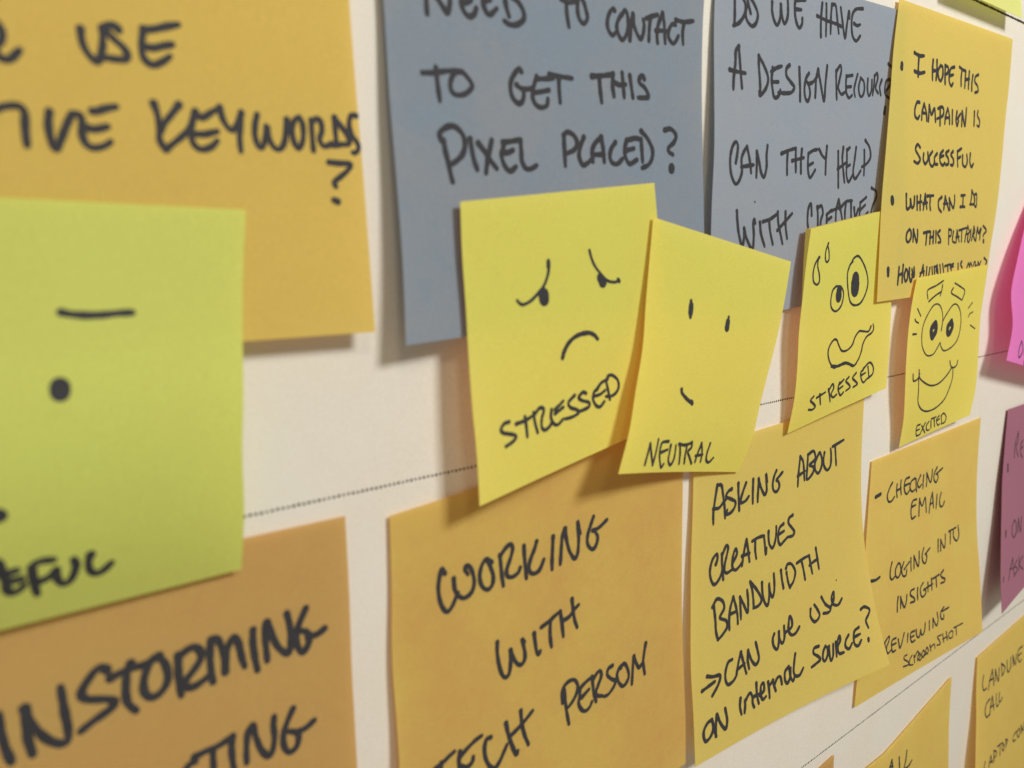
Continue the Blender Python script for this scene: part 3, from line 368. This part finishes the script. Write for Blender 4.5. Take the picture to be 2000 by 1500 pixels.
   ('handwritten_word','CHECKING','0.744:1788,1229 1601,1375 1436,1670 1553,1922 1809,1976 2042,1839;0.744:2189,1373 2187,1662 2263,1906;0.744:2516,1274 2515,1564 2601,1873;0.744:2225,1629 2563,1594;0.744:3217,1290 2912,1312 2815,1542 2895,1808 3090,1952 3296,1848;0.744:2905,1560 3255,1547;0.744:3730,1432 3426,1497 3324,1728 3531,1937 3796,1906;0.744:3830,1493 3866,1752 3947,2020;0.744:4227,1403 3994,1693 4159,1894 4378,1810;0.744:4513,1457 4503,1708 4515,2006;0.744:4789,1426 4833,1729 4820,1980;0.744:4789,1426 5185,1881 5297,1648 5304,1375;0.744:5738,1370 5525,1563 5512,1816 5729,1984 5900,1803 5775,1610;0.744:5681,1635 6300,1493'),
   ('handwritten_word','EMAIL','0.744:3988,2345 3673,2344 3561,2533 3550,2827 3665,3085 3974,3044;0.744:3612,2585 3924,2565;0.744:4266,2380 4259,2718 4270,3105;0.744:4272,2423 4536,2732 4783,2440 4941,3072;0.744:5436,2355 5284,2710 5203,3169;0.744:5436,2355 5519,2671 5601,3032;0.744:5249,2832 5577,2768;0.744:5891,2528 5872,2826 5848,3103;0.744:6283,2517 6163,2796 6236,3071 6486,3121 6642,2954'),
   ('dash_mark','dash','1.02:516,4925 865,4975 1171,4929'),
   ('handwritten_word','LOGING','0.744:2104,4546 1999,4820 1996,5121 2152,5292 2431,5190;0.744:2609,4714 2415,4925 2431,5190 2644,5333 2841,5120 2781,4800 2609,4714;0.744:3076,4785 2921,5053 3018,5342 3273,5408 3348,5160;0.744:3134,5106 3551,4879;0.744:3676,4755 3687,5023 3713,5319;0.744:3938,4730 3955,5268;0.744:3938,4730 4305,5266 4388,4971 4379,4635;0.744:4785,4573 4655,4856 4705,5138 4931,5284 5067,5044 4973,4841;0.744:4928,4875 5340,4701'),
   ('handwritten_word','INTO','0.744:6096,4509 6094,5058;0.744:6338,4563 6333,5067;0.744:6338,4563 6673,5006 6776,4752 6778,4409;0.744:7127,4369 7838,4336;0.744:7277,4447 7247,4950;0.744:7581,4374 7576,4696 7873,4949 8106,4765 8045,4287'),
   ('handwritten_word','INSIGHTS','0.78:2686,6186 2638,6484 2658,6825;0.78:2890,6243 2916,6744;0.78:2893,6289 3200,6782 3353,6554 3384,6291;0.78:3968,6180 3715,6201 3677,6373 3977,6594 4024,6745 3689,6719;0.78:4267,6215 4254,6488 4294,6753;0.78:4745,6113 4527,6286 4529,6565 4704,6753 4963,6639 4919,6440;0.78:4788,6450 5140,6406;0.78:5142,6219 5156,6622;0.78:5458,6115 5494,6644;0.78:5140,6406 5587,6386;0.78:5593,6151 6146,6106;0.78:5866,6175 5899,6612;0.78:6526,6012 6284,6141 6415,6320 6644,6428 6592,6559 6267,6544'),
   ('handwritten_word','REVIEWING','0.744:1810,7966 1889,8390;0.744:1733,7940 2089,7723 2107,7929 1943,8187 2082,8455 2301,8395;0.744:2644,7969 2376,7972 2318,8177 2425,8503 2654,8512;0.744:2357,8190 2663,8200;0.744:2807,8066 3000,8514 3267,7941;0.744:3555,8078 3541,8441;0.744:4081,8106 3798,8109 3772,8331 3909,8560 4150,8545;0.744:3812,8321 4053,8306;0.744:4204,8098 4278,8401 4474,8510 4581,8216;0.744:4581,8216 4678,8481 4882,8405 4949,8001;0.744:5290,8035 5306,8467;0.744:5591,8007 5604,8441;0.744:5591,8007 5906,8439 6031,8188 5939,7823;0.744:6520,7752 6250,7916 6297,8220 6520,8288 6519,8093;0.744:6384,7907 6974,7885'),
   ('handwritten_word','SCREENSHOT','0.6:3554,9016 3359,9019 3373,9160 3664,9351 3718,9507 3327,9463;0.6:3962,9176 3817,9311 3799,9534 4082,9632;0.6:4126,9231 4196,9579;0.6:4175,9340 4398,9136 4538,9369;0.6:4434,9567 4663,9411 4531,9273 4426,9471 4640,9637;0.6:4678,9603 4989,9426 4853,9240 4746,9439 4920,9591;0.6:4996,9523 5278,9428 5138,9193 5070,9406 5243,9535;0.6:5387,9180 5489,9498;0.6:5478,9304 5727,9242 5823,9465;0.6:6316,8999 6013,9000 6196,9250 6245,9410 5988,9375;0.6:6446,8992 6547,9411;0.6:6754,8991 6852,9412;0.6:6454,9236 6848,9240;0.6:7200,9082 6979,9159 7027,9370 7294,9405 7336,9173 7200,9082;0.6:7424,9004 8204,9019;0.6:7606,9010 7652,9420'),
  ]),
 'S': dict(paper='lemon', seed=9,
  label='small yellow note with a sad frowning face over STRESSED, largest of the yellow faces',
  grid=[[[77.33,11.85,4.4],[89.62,13.22,4.1],[101.91,14.59,3.8],[114.19,15.95,3.5],[126.48,17.32,3.2]],[[77.05,3.25,4.79],[89.64,4.71,4.39],[102.23,6.17,4.0],[114.83,7.63,3.6],[127.42,9.09,3.2]],[[77.05,-5.28,5.26],[89.72,-3.76,4.74],[102.39,-2.24,4.21],[115.05,-0.72,3.69],[127.72,0.8,3.17]],[[76.87,-13.73,5.8],[89.66,-12.17,5.12],[102.44,-10.61,4.45],[115.23,-9.05,3.78],[128.02,-7.49,3.1]],[[76.86,-22.09,6.33],[89.71,-20.51,5.41],[102.56,-18.94,4.55],[115.41,-17.37,3.76],[128.26,-15.79,3.03]],[[77.05,-30.34,6.87],[89.88,-28.78,5.72],[102.72,-27.22,4.7],[115.55,-25.66,3.79],[128.38,-24.1,3.0]],[[76.83,-38.54,7.4],[89.71,-37.01,6.07],[102.58,-35.47,4.9],[115.46,-33.94,3.87],[128.34,-32.4,3.0]]],
  marks=[
   ('drawn_eye','sad left eye with drooping lid','0.66:3823,2324 3817,2592 3730,2868 3531,3163 3213,3401 2855,3592 2510,3659 2324,3575 2237,3473;0.92:3818,2377 3805,2555;2.415:3498,3475 3511,3647'),
   ('drawn_eye','sad right eye with drooping lid','0.624:5949,2221 6041,2516 6218,2844 6540,3197 6871,3479 7277,3599 7547,3580;2.185:6487,3313 6609,3498;0.92:7490,3532 7546,3600'),
   ('drawn_mouth','frown','0.912:4296,5908 4404,5685 4688,5403 5131,5246 5685,5260 6019,5404 6211,5600'),
   ('handwritten_word','STRESSED','0.72:1527,7531 1288,7536 1127,7706 1253,7851 1576,7983 1807,8125 1648,8261 1302,8338;0.72:1849,7696 2293,7693 2651,7625;0.72:2282,7560 2319,7942 2339,8301;0.72:2711,7530 2751,7916 2849,8302;0.72:2700,7639 3024,7446 3221,7556 3090,7861 3066,8157 3212,8313 3480,8238 3598,8080;0.72:3604,7660 3554,7952 3694,8222 3904,8301 4184,8167;0.72:3786,7709 4232,7501;0.72:3774,7860 4215,7729;0.72:4840,7445 4495,7629 4590,7849 4913,8015 5018,8162 4677,8226 4292,8197;0.72:5454,7524 5289,7442 5054,7579 5213,7739 5602,7921 5594,8079 5247,8125 4964,8108;0.72:6090,7525 5910,7600 5838,7863 5999,8147 6231,8250 6476,8111;0.72:6090,7525 6335,7344 6634,7296;0.72:5902,7759 6254,7769 6555,7683;0.72:6605,7289 6706,7680 6808,8116;0.72:6696,7270 6761,7164 7000,7201 7294,7456 7343,7758 7150,7957 6843,8002 6574,7932'),
  ]),
 'N': dict(paper='lemon', seed=10,
  label='small yellow note with a blank face above the word NEUTRAL',
  grid=[[[125.19,10.45,4.0],[138.01,8.07,3.85],[150.82,5.7,3.7],[163.64,3.32,3.55],[176.46,0.94,3.4]],[[123.54,1.8,4.36],[136.08,-0.56,4.25],[148.62,-2.92,4.1],[161.15,-5.28,3.91],[173.69,-7.63,3.7]],[[121.62,-6.79,5.02],[133.93,-9.11,4.75],[146.24,-11.43,4.45],[158.56,-13.75,4.11],[170.87,-16.07,3.74]],[[119.53,-15.2,6.0],[131.58,-17.47,5.38],[143.63,-19.74,4.75],[155.68,-22.0,4.12],[167.73,-24.27,3.5]],[[116.1,-23.23,7.18],[128.32,-25.57,5.89],[140.54,-27.91,4.76],[152.75,-30.26,3.79],[164.97,-32.6,3.0]],[[112.65,-31.08,8.46],[125.16,-33.6,6.32],[137.67,-36.12,4.59],[150.18,-38.64,3.25],[162.69,-41.16,2.32]],[[108.09,-38.33,9.8],[120.67,-40.91,6.67],[133.26,-43.49,4.25],[145.85,-46.07,2.52],[158.44,-48.65,1.5]]],
  marks=[
   ('drawn_eye','oval left eye','1.725:2927,2980 2941,3293;0.92:2881,2819 2927,2980;0.92:2941,3293 2961,3459'),
   ('drawn_eye','oval right eye','1.61:5719,3313 5724,3603;0.805:5725,3112 5719,3313'),
   ('drawn_mouth','short slanted line','0.9:3205,6466 3301,6610 3787,6840 4199,6968;1.15:4143,6928 4228,6980'),
   ('handwritten_word','NEUTRAL','0.72:1741,8753 1794,9186 1850,9663;0.72:1765,8796 2104,9229 2490,9670;0.72:2490,9670 2428,9228 2275,8569;0.72:3114,8639 2662,8693 2634,8915 2752,9226 3036,9585 3260,9788 3360,9631;0.72:2775,9136 3255,8996;0.72:3383,8813 3500,9175 3641,9495 3941,9679 4036,9402 3789,8806;0.72:3990,8733 4513,8768 4950,8664;0.72:4116,8799 4371,9167 4630,9634;0.72:4663,8741 4824,9208 5040,9610;0.72:4977,8640 5092,8873 4932,9065 5234,9299 5642,9608;0.72:5804,8666 5807,9147 5889,9534;0.72:5804,8666 6155,9093 6364,9531;0.72:5709,9245 6272,9188;0.72:6527,8647 6585,9085 6765,9428 7079,9549 7296,9321'),
  ]),
 'T': dict(paper='lemon', seed=11,
  label='small yellow note with a panicked face and sweat drops over STRESSED',
  grid=[[[183.45,8.81,4.4],[196.1,10.56,3.88],[208.74,12.3,3.35],[221.39,14.04,2.83],[234.04,15.78,2.3]],[[181.4,0.48,4.56],[194.1,2.17,3.99],[206.8,3.85,3.42],[219.5,5.53,2.85],[232.2,7.22,2.29]],[[180.12,-7.93,4.53],[192.82,-6.3,3.99],[205.51,-4.67,3.45],[218.2,-3.04,2.92],[230.89,-1.41,2.38]],[[179.18,-16.36,4.3],[192.01,-14.8,3.88],[204.83,-13.25,3.45],[217.65,-11.7,3.03],[230.48,-10.14,2.6]],[[179.33,-24.97,3.96],[191.93,-23.43,3.82],[204.52,-21.89,3.61],[217.12,-20.34,3.33],[229.71,-18.8,2.98]],[[179.52,-33.7,3.15],[191.73,-32.11,3.28],[203.93,-30.53,3.37],[216.14,-28.95,3.43],[228.34,-27.36,3.46]],[[178.75,-42.29,1.9],[190.65,-40.67,2.28],[202.55,-39.05,2.75],[214.45,-37.43,3.33],[226.35,-35.81,4.0]]],
  marks=[
   ('sweat_drop','lower sweat drop','0.66:1232,1547 897,1850 791,2285 928,2706 1276,2912 1510,2798 1435,2433 1185,1993 1165,1688 1285,1554'),
   ('sweat_drop','upper sweat drop','0.6:2013,968 1850,1329 1904,1744 2105,1925 2286,1798 2193,1427 1996,1094'),
   ('drawn_eye','big staring eye','0.66:5004,2288 4697,2455 4507,2899 4709,3666 5044,4353 5536,4647 6227,4656 6771,4261 6999,3703 6709,3067 6096,2442 5541,2098 5085,2140 4885,2271;4.485:5503,3288 5509,3793'),
   ('drawn_eye','small staring eye','0.6:3366,3322 3021,3498 2925,3998 3080,4385 3543,4621 4011,4494 4234,4165 4218,3744 3882,3429 3366,3322;3.105:3740,3615 3732,3926'),
   ('drawn_mouth','wavy open mouth','0.6:7561,6107 7275,6328 6675,6217 6205,6130 5759,6342 5456,6711 4920,6872 4362,6787 3998,6425 3764,6118 3443,6056 3038,6288 2914,6625 3131,7084 3616,7499 4250,7476 4907,7507 5756,7873 6275,7630 6559,7253 6684,6897 7059,6588 7648,6480 7877,6302 7800,6040;0.8625:3384,7372 4042,7511 4912,7535 5752,7856'),
   ('handwritten_word','STRESSED','0.66:1891,8574 1647,8725 1984,8962 2275,9191 2016,9286 1633,9192;0.66:2246,8736 3072,8640;0.66:2504,8613 2782,9208;0.66:3349,8545 3586,8920 3783,9288;0.66:3388,8661 3708,8362 3894,8617 3735,8901 4032,9132 4366,9049;0.66:4477,8455 4392,8624 4451,8853 4795,9203 5077,9106;0.66:4504,8542 4888,8386;0.66:4488,8807 4891,8737;0.66:5430,8371 5146,8525 5497,8766 5736,8984 5338,9084;0.66:6197,8321 5860,8520 6213,8763 6511,8994 6093,9065;0.66:6998,8329 6739,8439 6901,8805 7208,9067 7467,8986;0.66:6840,8598 7287,8557;0.66:7509,8272 7800,8948;0.66:6985,8271 7645,8079 8129,8404 8167,8804 7572,8953'),
  ]),
 'E': dict(paper='lemon', seed=12,
  label='small yellow note with a grinning wide-eyed face over EXCITED',
  grid=[[[242.37,-4.74,4.3],[255.99,-4.01,4.03],[269.62,-3.28,3.75],[283.24,-2.56,3.48],[296.86,-1.83,3.2]],[[238.87,-12.73,4.66],[253.08,-12.14,4.29],[267.29,-11.56,3.93],[281.5,-10.98,3.56],[295.71,-10.39,3.2]],[[236.95,-20.99,4.84],[251.13,-20.44,4.42],[265.32,-19.88,4.01],[279.51,-19.33,3.6],[293.7,-18.78,3.19]],[[236.46,-29.43,4.8],[250.69,-28.93,4.4],[264.91,-28.42,4.0],[279.13,-27.92,3.6],[293.35,-27.42,3.2]],[[237.21,-38.0,4.46],[251.13,-37.5,4.19],[265.05,-37.0,3.91],[278.97,-36.5,3.64],[292.89,-36.0,3.37]],[[238.64,-46.81,3.71],[251.66,-46.2,3.68],[264.67,-45.59,3.68],[277.69,-44.98,3.71],[290.71,-44.37,3.77]],[[238.83,-55.56,2.6],[250.5,-54.61,2.9],[262.17,-53.67,3.3],[273.84,-52.72,3.8],[285.51,-51.77,4.4]]],
  marks=[
   ('drawn_eyebrow','left raised eyebrow','0.6:1888,1420 1705,904 2696,711 3643,476;0.6:3590,726 3581,1107 3478,1415;0.6:2084,1626 2784,1349 3592,1140'),
   ('drawn_eyebrow','right raised eyebrow','0.6:5179,1058 4989,1362 5957,1709 6626,1966;0.6:5308,779 6207,1082 6898,1403 6703,1974'),
   ('drawn_eye','wide left eye','0.504:4234,3635 4303,3014 4063,2420 3510,1954 2830,1917 2188,2409 1767,3035 1718,3759 1940,4395 2523,4903 3327,4952 3831,4646 4206,4351;2.3:3365,3096 2920,3324 2953,3698 3152,3846 3526,3520 3414,3133'),
   ('drawn_eye','wide right eye','0.504:4281,3515 4375,3022 4927,2510 5523,2153 6132,2245 6769,2832 6975,3635 6652,4435 5825,4844 4838,4937 4383,4656 4206,4351;2.07:5589,3221 5133,3488 5141,3837 5414,3933 5757,3592 5589,3221'),
   ('eyelash','eyelash','0.6:777,1924 1288,2403'),
   ('eyelash','eyelash','0.6:636,2543 794,2681 1140,2811'),
   ('eyelash','eyelash','0.66:580,3406 1025,3443'),
   ('eyelash','eyelash','0.48:8332,2294 7829,2612'),
   ('eyelash','eyelash','0.48:8636,2927 8195,3015 8016,3194'),
   ('eyelash','eyelash','0.48:8456,3769 9218,4087'),
   ('drawn_mouth','open grin','0.6:5703,5695 5881,6044 6262,6196 6693,6096 6844,5824;0.6:5969,6186 5298,6569 4357,6869 3396,6873 2558,6614 1729,6141 1624,5633;0.6:878,5794 972,6205 1475,6163 1709,5892;0.6:1604,6183 1668,6808 1692,7612 2255,8147 3146,8404 4254,8381 5291,8045 5874,7431 6210,6838 6195,6252'),
   ('handwritten_word','EXCITED','0.6:2394,9090 1990,9105 1999,9423 2223,9756 2714,9763;0.6:2059,9404 2467,9392;0.6:2655,9206 3367,9802;0.6:3107,9135 2698,9727;0.6:3596,9134 3368,9381 3593,9687 3971,9732;0.6:3891,9160 4154,9672;0.6:3898,9030 4533,9022;0.6:4272,9071 4659,9676;0.6:4974,9041 4726,9259 5087,9664 5373,9655;0.6:4826,9312 5171,9280;0.6:5295,9103 5660,9646;0.6:5295,9103 5603,8995 6121,9332 6114,9670 5619,9705'),
  ]),
 'G': dict(paper='green', seed=13,
  label='small green note with a dot-eyed face, hanging at the left edge of the photo',
  grid=[[[-8.0,10.8,2.9],[4.56,10.53,2.9],[17.12,10.26,2.9],[29.68,9.99,2.9],[42.24,9.72,2.9]],[[-8.0,2.28,4.16],[4.19,2.06,4.2],[16.38,1.83,4.2],[28.56,1.61,4.17],[40.75,1.38,4.1]],[[-8.0,-6.23,5.51],[3.9,-6.38,5.61],[15.81,-6.52,5.62],[27.71,-6.67,5.52],[39.62,-6.81,5.32]],[[-8.0,-14.75,6.8],[3.67,-14.78,7.0],[15.35,-14.81,7.0],[27.02,-14.84,6.8],[38.7,-14.87,6.4]],[[-8.0,-23.27,6.88],[3.5,-23.2,7.03],[14.99,-23.13,6.98],[26.49,-23.06,6.72],[37.98,-22.99,6.27]],[[-8.0,-31.78,5.44],[3.54,-31.73,5.46],[15.08,-31.68,5.36],[26.61,-31.62,5.12],[38.15,-31.57,4.75]],[[-8.0,-40.3,2.6],[3.53,-40.42,2.45],[15.06,-40.54,2.3],[26.59,-40.66,2.15],[38.11,-40.78,2.0]]],
  marks=[
   ('drawn_eyebrow','short straight line','0.95:5461,2612 5694,2668 6035,2706 6386,2707 6747,2683 7089,2676'),
   ('drawn_eye','oval dot','2.3:5332,4340 5322,4482'),
   ('drawn_eye','dot at the edge','1.84:3792,7102 3832,7130'),
   ('handwritten_word','EFUL','1:3478,8200 3608,8195 3719,8288 3748,8476 3642,8577 3510,8593;1:3841,8565 3953,8543 4065,8534;1:3798,8541 3816,8756 3821,8916 3887,9055 4009,9077 4126,9028 4210,8944;1:3871,8771 4027,8774 4152,8768;1:4405,8531 4414,8785 4456,9093 4495,9268;1:4405,8531 4502,8451 4688,8437 4897,8472;1:4474,8963 4662,8933 4830,8870 4942,8751;1:4942,8751 4947,8901 5013,9082 5130,9175 5279,9099 5383,8907 5418,8726 5370,8579;1:5778,8559 5722,8722 5734,8916 5827,9064 5979,9090 6134,9019 6277,8903'),
  ]),
 'V': dict(paper='lime', seed=14,
  label='lime note cut off by the top right edge of the photo',
  grid=[[[262.0,130.0,0.5],[274.0,130.25,0.5],[286.0,130.5,0.5],[298.0,130.75,0.5],[310.0,131.0,0.5]],[[261.5,121.5,0.95],[273.7,121.66,0.95],[285.89,121.83,0.95],[298.09,121.99,0.95],[310.29,122.16,0.95]],[[261.0,113.0,1.52],[273.39,113.08,1.52],[285.79,113.16,1.52],[298.18,113.24,1.52],[310.57,113.32,1.52]],[[260.5,104.5,2.2],[273.09,104.49,2.2],[285.68,104.49,2.2],[298.27,104.48,2.2],[310.86,104.48,2.2]],[[260.0,96.0,2.98],[272.73,95.98,2.98],[285.47,95.97,2.98],[298.2,95.95,2.98],[310.93,95.93,2.98]],[[259.5,87.5,3.92],[272.33,87.55,3.92],[285.15,87.59,3.92],[297.98,87.64,3.92],[310.8,87.68,3.92]],[[259.0,79.0,5.0],[271.92,79.11,5.0],[284.83,79.22,5.0],[297.75,79.33,5.0],[310.67,79.44,5.0]]],
  marks=[
  ]),
 'K': dict(paper='pink', seed=15,
  label='bright pink note curling off the wall at the right edge',
  grid=[[[349.96,33.28,0.8],[356.47,26.96,0.75],[362.98,20.64,0.7],[369.49,14.32,0.65],[376.0,8.0,0.6]],[[338.67,21.9,2.25],[347.75,16.09,2.13],[356.84,10.28,1.91],[365.92,4.47,1.59],[375.0,-1.33,1.17]],[[327.31,10.68,3.84],[338.98,5.35,3.67],[350.65,0.01,3.3],[362.33,-5.33,2.73],[374.0,-10.67,1.96]],[[317.06,-0.69,5.5],[331.04,-5.52,5.33],[345.03,-10.34,4.85],[359.01,-15.17,4.08],[373.0,-20.0,3.0]],[[310.13,-11.71,6.52],[325.59,-16.12,6.31],[341.06,-20.52,5.87],[356.53,-24.93,5.19],[372.0,-29.33,4.28]],[[310.31,-23.35,7.5],[325.48,-27.18,7.39],[340.65,-31.01,7.09],[355.83,-34.84,6.62],[371.0,-38.67,5.96]],[[303.48,-34.55,8.5],[320.11,-37.92,8.6],[336.74,-41.28,8.55],[353.37,-44.64,8.35],[370.0,-48.0,8.0]]],
  marks=[
   ('handwritten_word','D','0.6:1573,8826 1430,9217 1483,9632 1711,9632 1952,9309 1792,8955 1573,8826;0.6:2192,9115 2270,9484;0.6:2396,9794 2422,9954'),
  ]),
 'P': dict(paper='plum', seed=16,
  label='plum purple note with a bulleted list at the right edge',
  grid=[[[331.05,-56.27,0.6],[351.28,-56.2,0.57],[371.52,-56.14,0.55],[391.76,-56.07,0.53],[412.0,-56.0,0.5]],[[328.02,-69.76,1.24],[348.93,-69.15,1.08],[369.84,-68.55,0.96],[390.76,-67.94,0.87],[411.67,-67.33,0.81]],[[324.99,-82.92,2.1],[346.58,-81.86,1.8],[368.16,-80.79,1.57],[389.75,-79.73,1.41],[411.33,-78.67,1.31]],[[322.84,-95.6,3.2],[344.88,-94.2,2.75],[366.92,-92.8,2.4],[388.96,-91.4,2.15],[411.0,-90.0,2.0]],[[320.29,-107.84,4.51],[342.89,-106.22,3.75],[365.48,-104.59,3.19],[388.07,-102.96,2.83],[410.67,-101.33,2.67]],[[317.61,-119.52,5.98],[340.79,-117.81,4.82],[363.97,-116.09,3.99],[387.15,-114.38,3.5],[410.33,-112.67,3.33]],[[315.71,-130.5,7.6],[339.28,-128.88,5.95],[362.86,-127.25,4.8],[386.43,-125.63,4.15],[410.0,-124.0,4.0]]],
  marks=[
   ('handwritten_word','RE','0.72:1572,1299 1379,1610 1261,1982 1292,2484;0.72:1572,1299 1646,1661 1450,1971 1565,2244 1811,2550;0.72:2264,1832 2032,1989 2042,2398 2355,2725;0.72:2071,2201 2323,2152'),
   ('bullet_dot','bullet','1.495:540,2657 585,2935'),
   ('bullet_dot','bullet','1.15:553,5929 552,6186'),
   ('handwritten_word','ON','0.66:1555,5705 1318,5939 1340,6370 1604,6602 1845,6342 1754,5880 1555,5705;0.66:2065,5774 2021,6515;0.66:2065,5774 2372,6591 2453,5826'),
   ('bullet_dot','bullet','0.92:332,8193 326,8407'),
   ('handwritten_word','ASKIN','0.66:1462,7655 1153,8124 950,8642;0.66:1462,7655 1540,8296 1668,8638;0.66:1088,8095 1736,8271;0.66:1991,7990 1734,8158 2064,8533 1600,8721;0.66:2250,7932 2261,8682;0.66:2713,8073 2327,8363 2792,8868'),
  ]),
 'L': dict(paper='bright_straw', seed=17,
  label='golden note reading LANDLINE CALL in the bottom right corner',
  grid=[[[314.92,-150.09,0.4],[334.19,-149.32,0.4],[353.46,-148.54,0.4],[372.73,-147.77,0.4],[392.0,-147.0,0.4]],[[313.73,-162.19,1.04],[333.22,-161.6,0.93],[352.7,-161.01,0.82],[372.18,-160.42,0.71],[391.67,-159.83,0.6]],[[312.88,-173.75,1.91],[332.5,-173.48,1.6],[352.11,-173.21,1.31],[371.72,-172.94,1.04],[391.33,-172.67,0.78]],[[310.8,-184.71,3.0],[330.85,-184.91,2.43],[350.9,-185.11,1.9],[370.95,-185.3,1.43],[391.0,-185.5,1.0]],[[308.96,-197.06,4.08],[329.39,-197.38,3.29],[349.81,-197.7,2.63],[370.24,-198.02,2.08],[390.67,-198.33,1.65]],[[307.48,-211.53,5.08],[328.19,-211.44,4.09],[348.91,-211.35,3.3],[369.62,-211.26,2.72],[390.33,-211.17,2.33]],[[306.0,-226.0,6.0],[327.0,-225.5,4.8],[348.0,-225.0,3.9],[369.0,-224.5,3.3],[390.0,-224.0,3.0]]],
  marks=[
   ('handwritten_word','LANDLINE','0.744:868,1319 764,1722 902,2121 1291,2171;0.744:1980,1429 1741,1843 1490,2342;0.744:1980,1429 2143,1950 2223,2389;0.744:1611,1904 2211,1978;0.744:2391,1593 2421,2239;0.744:2391,1593 2836,2410 2897,1680;0.744:3204,1571 3316,2313;0.744:3204,1571 3644,1918 3589,2189 3316,2313;0.744:3979,1701 4015,2242 4241,2451 4513,2203;0.744:4477,1719 4521,2325;0.744:4764,1712 4886,2350;0.744:4764,1712 5183,2407 5285,1852;0.744:6162,1709 5568,1723 5530,2124 5785,2491 6084,2456;0.744:5596,2030 6046,2053'),
   ('handwritten_word','CALL','0.744:1697,2954 1234,3073 1115,3484 1333,3845 1736,3818;0.744:2033,2952 1844,3337 1740,3879;0.744:2033,2952 2283,3822;0.744:1784,3486 2263,3518;0.744:2583,3068 2577,3476 2699,3825 2974,3765;0.744:3002,3126 2960,3580 3183,3735 3428,3600'),
   ('handwritten_word','LAPTOP','0.72:1269,6231 1125,6576 1301,6800;0.72:2027,6242 1900,6449 1780,6754;0.72:2027,6242 2265,6706;0.72:1835,6524 2258,6601;0.72:2441,6153 2478,6745;0.72:2441,6153 2806,6361 2748,6547 2464,6532;0.72:2935,6147 3659,6233;0.72:3297,6218 3336,6793;0.72:3738,6320 3607,6536 3809,6727 3944,6568 3738,6320;0.72:4099,6251 4201,6675;0.72:4099,6251 4406,6433 4265,6539'),
   ('handwritten_word','COM','0.72:5686,6456 5237,6553 5257,6838 5640,6884;0.72:6069,6442 5773,6604 6026,6931 6244,6739 6069,6442;0.72:6376,6394 6487,6895;0.72:6376,6394 6716,6817 6927,6442 7116,6922'),
  ]),
 'M': dict(paper='bright_straw', seed=18,
  label='amber note reading AIL cut off by the bottom edge, beside the LANDLINE note',
  grid=[[[218.0,-162.0,0.4],[236.5,-158.87,0.4],[255.0,-155.75,0.4],[273.5,-152.62,0.4],[292.0,-149.5,0.4]],[[215.51,-157.21,0.6],[234.39,-158.66,0.6],[253.28,-160.12,0.6],[272.16,-161.57,0.6],[291.05,-163.03,0.6]],[[216.21,-173.37,0.8],[234.97,-174.15,0.8],[253.74,-174.93,0.8],[272.5,-175.71,0.8],[291.27,-176.49,0.8]],[[216.9,-189.52,1.0],[235.77,-189.71,1.0],[254.64,-189.89,1.0],[273.5,-190.07,1.0],[292.37,-190.25,1.0]],[[217.6,-205.68,1.33],[236.85,-205.39,1.33],[256.09,-205.09,1.33],[275.33,-204.8,1.33],[294.58,-204.5,1.33]],[[218.3,-221.84,1.67],[237.92,-221.07,1.67],[257.55,-220.3,1.67],[277.17,-219.52,1.67],[296.79,-218.75,1.67]],[[219.0,-238.0,2.0],[239.0,-236.75,2.0],[259.0,-235.5,2.0],[279.0,-234.25,2.0],[299.0,-233.0,2.0]]],
  marks=[
   ('handwritten_word','AIL','0.78:4122,2055 3985,2225 3848,2456;0.78:4122,2055 4228,2565;0.78:3940,2291 4225,2335;0.78:4798,2158 4857,2671;0.78:5534,2100 5446,2453 5302,2725 5703,2766 6056,2631'),
  ]),
 'J': dict(paper='amber', seed=19,
  label='amber note with only its top right corner showing at the bottom edge',
  grid=[[[134.0,-151.0,0.4],[152.87,-149.37,0.4],[171.73,-147.74,0.4],[190.6,-146.11,0.4],[209.46,-144.47,0.4]],[[134.0,-163.67,0.6],[152.74,-162.27,0.6],[171.48,-160.87,0.6],[190.22,-159.47,0.6],[208.96,-158.08,0.6]],[[134.0,-176.33,0.8],[152.84,-175.22,0.8],[171.69,-174.1,0.8],[190.53,-172.98,0.8],[209.37,-171.86,0.8]],[[134.0,-189.0,1.0],[152.94,-188.16,1.0],[171.89,-187.32,1.0],[190.83,-186.48,1.0],[209.78,-185.65,1.0]],[[134.0,-201.67,1.33],[153.05,-201.11,1.33],[172.09,-200.55,1.33],[191.14,-199.99,1.33],[210.19,-199.43,1.33]],[[134.0,-214.33,1.67],[153.15,-214.05,1.67],[172.3,-213.77,1.67],[191.44,-213.49,1.67],[210.59,-213.22,1.67]],[[134.0,-227.0,2.0],[153.25,-227.0,2.0],[172.5,-227.0,2.0],[191.75,-227.0,2.0],[211.0,-227.0,2.0]]],
  marks=[
  ]),
}

for key, d in NOTES.items():
    sh = Sheet(d['grid'])
    top = sh.at([.5], [0.0])[0]
    base = (top[0] / 1000, -top[2] / 1000, top[1] / 1000)
    root = bpy.data.objects.new('sticky_note', None); col.objects.link(root)
    root.empty_display_size = .01; root.location = base
    root['label'] = d['label']; root['category'] = 'sticky note'; root['group'] = 'sticky notes on the wall'
    # the panicked face is written on the top of a few sheets still stuck together at their upper edge
    paper_sheet(sh, base, PAPER[d['paper']], root, thick=(lambda v: .1 + 1.3 * max(0, 1 - v / .35)) if key == 'T' else .10)
    rng = np.random.RandomState(d['seed']); k0 = 0
    ink = INK_PLUM if d['paper'] == 'plum' else INK
    for name, what, spec in d['marks']:
        lab = {'handwritten_word': 'the handwritten word ' + what, 'question_mark': 'handwritten question mark'}.get(name, what)
        draw_mark(sh, base, name, lab, spec, ink, root, rng, k0); k0 += spec.count(';') + 1
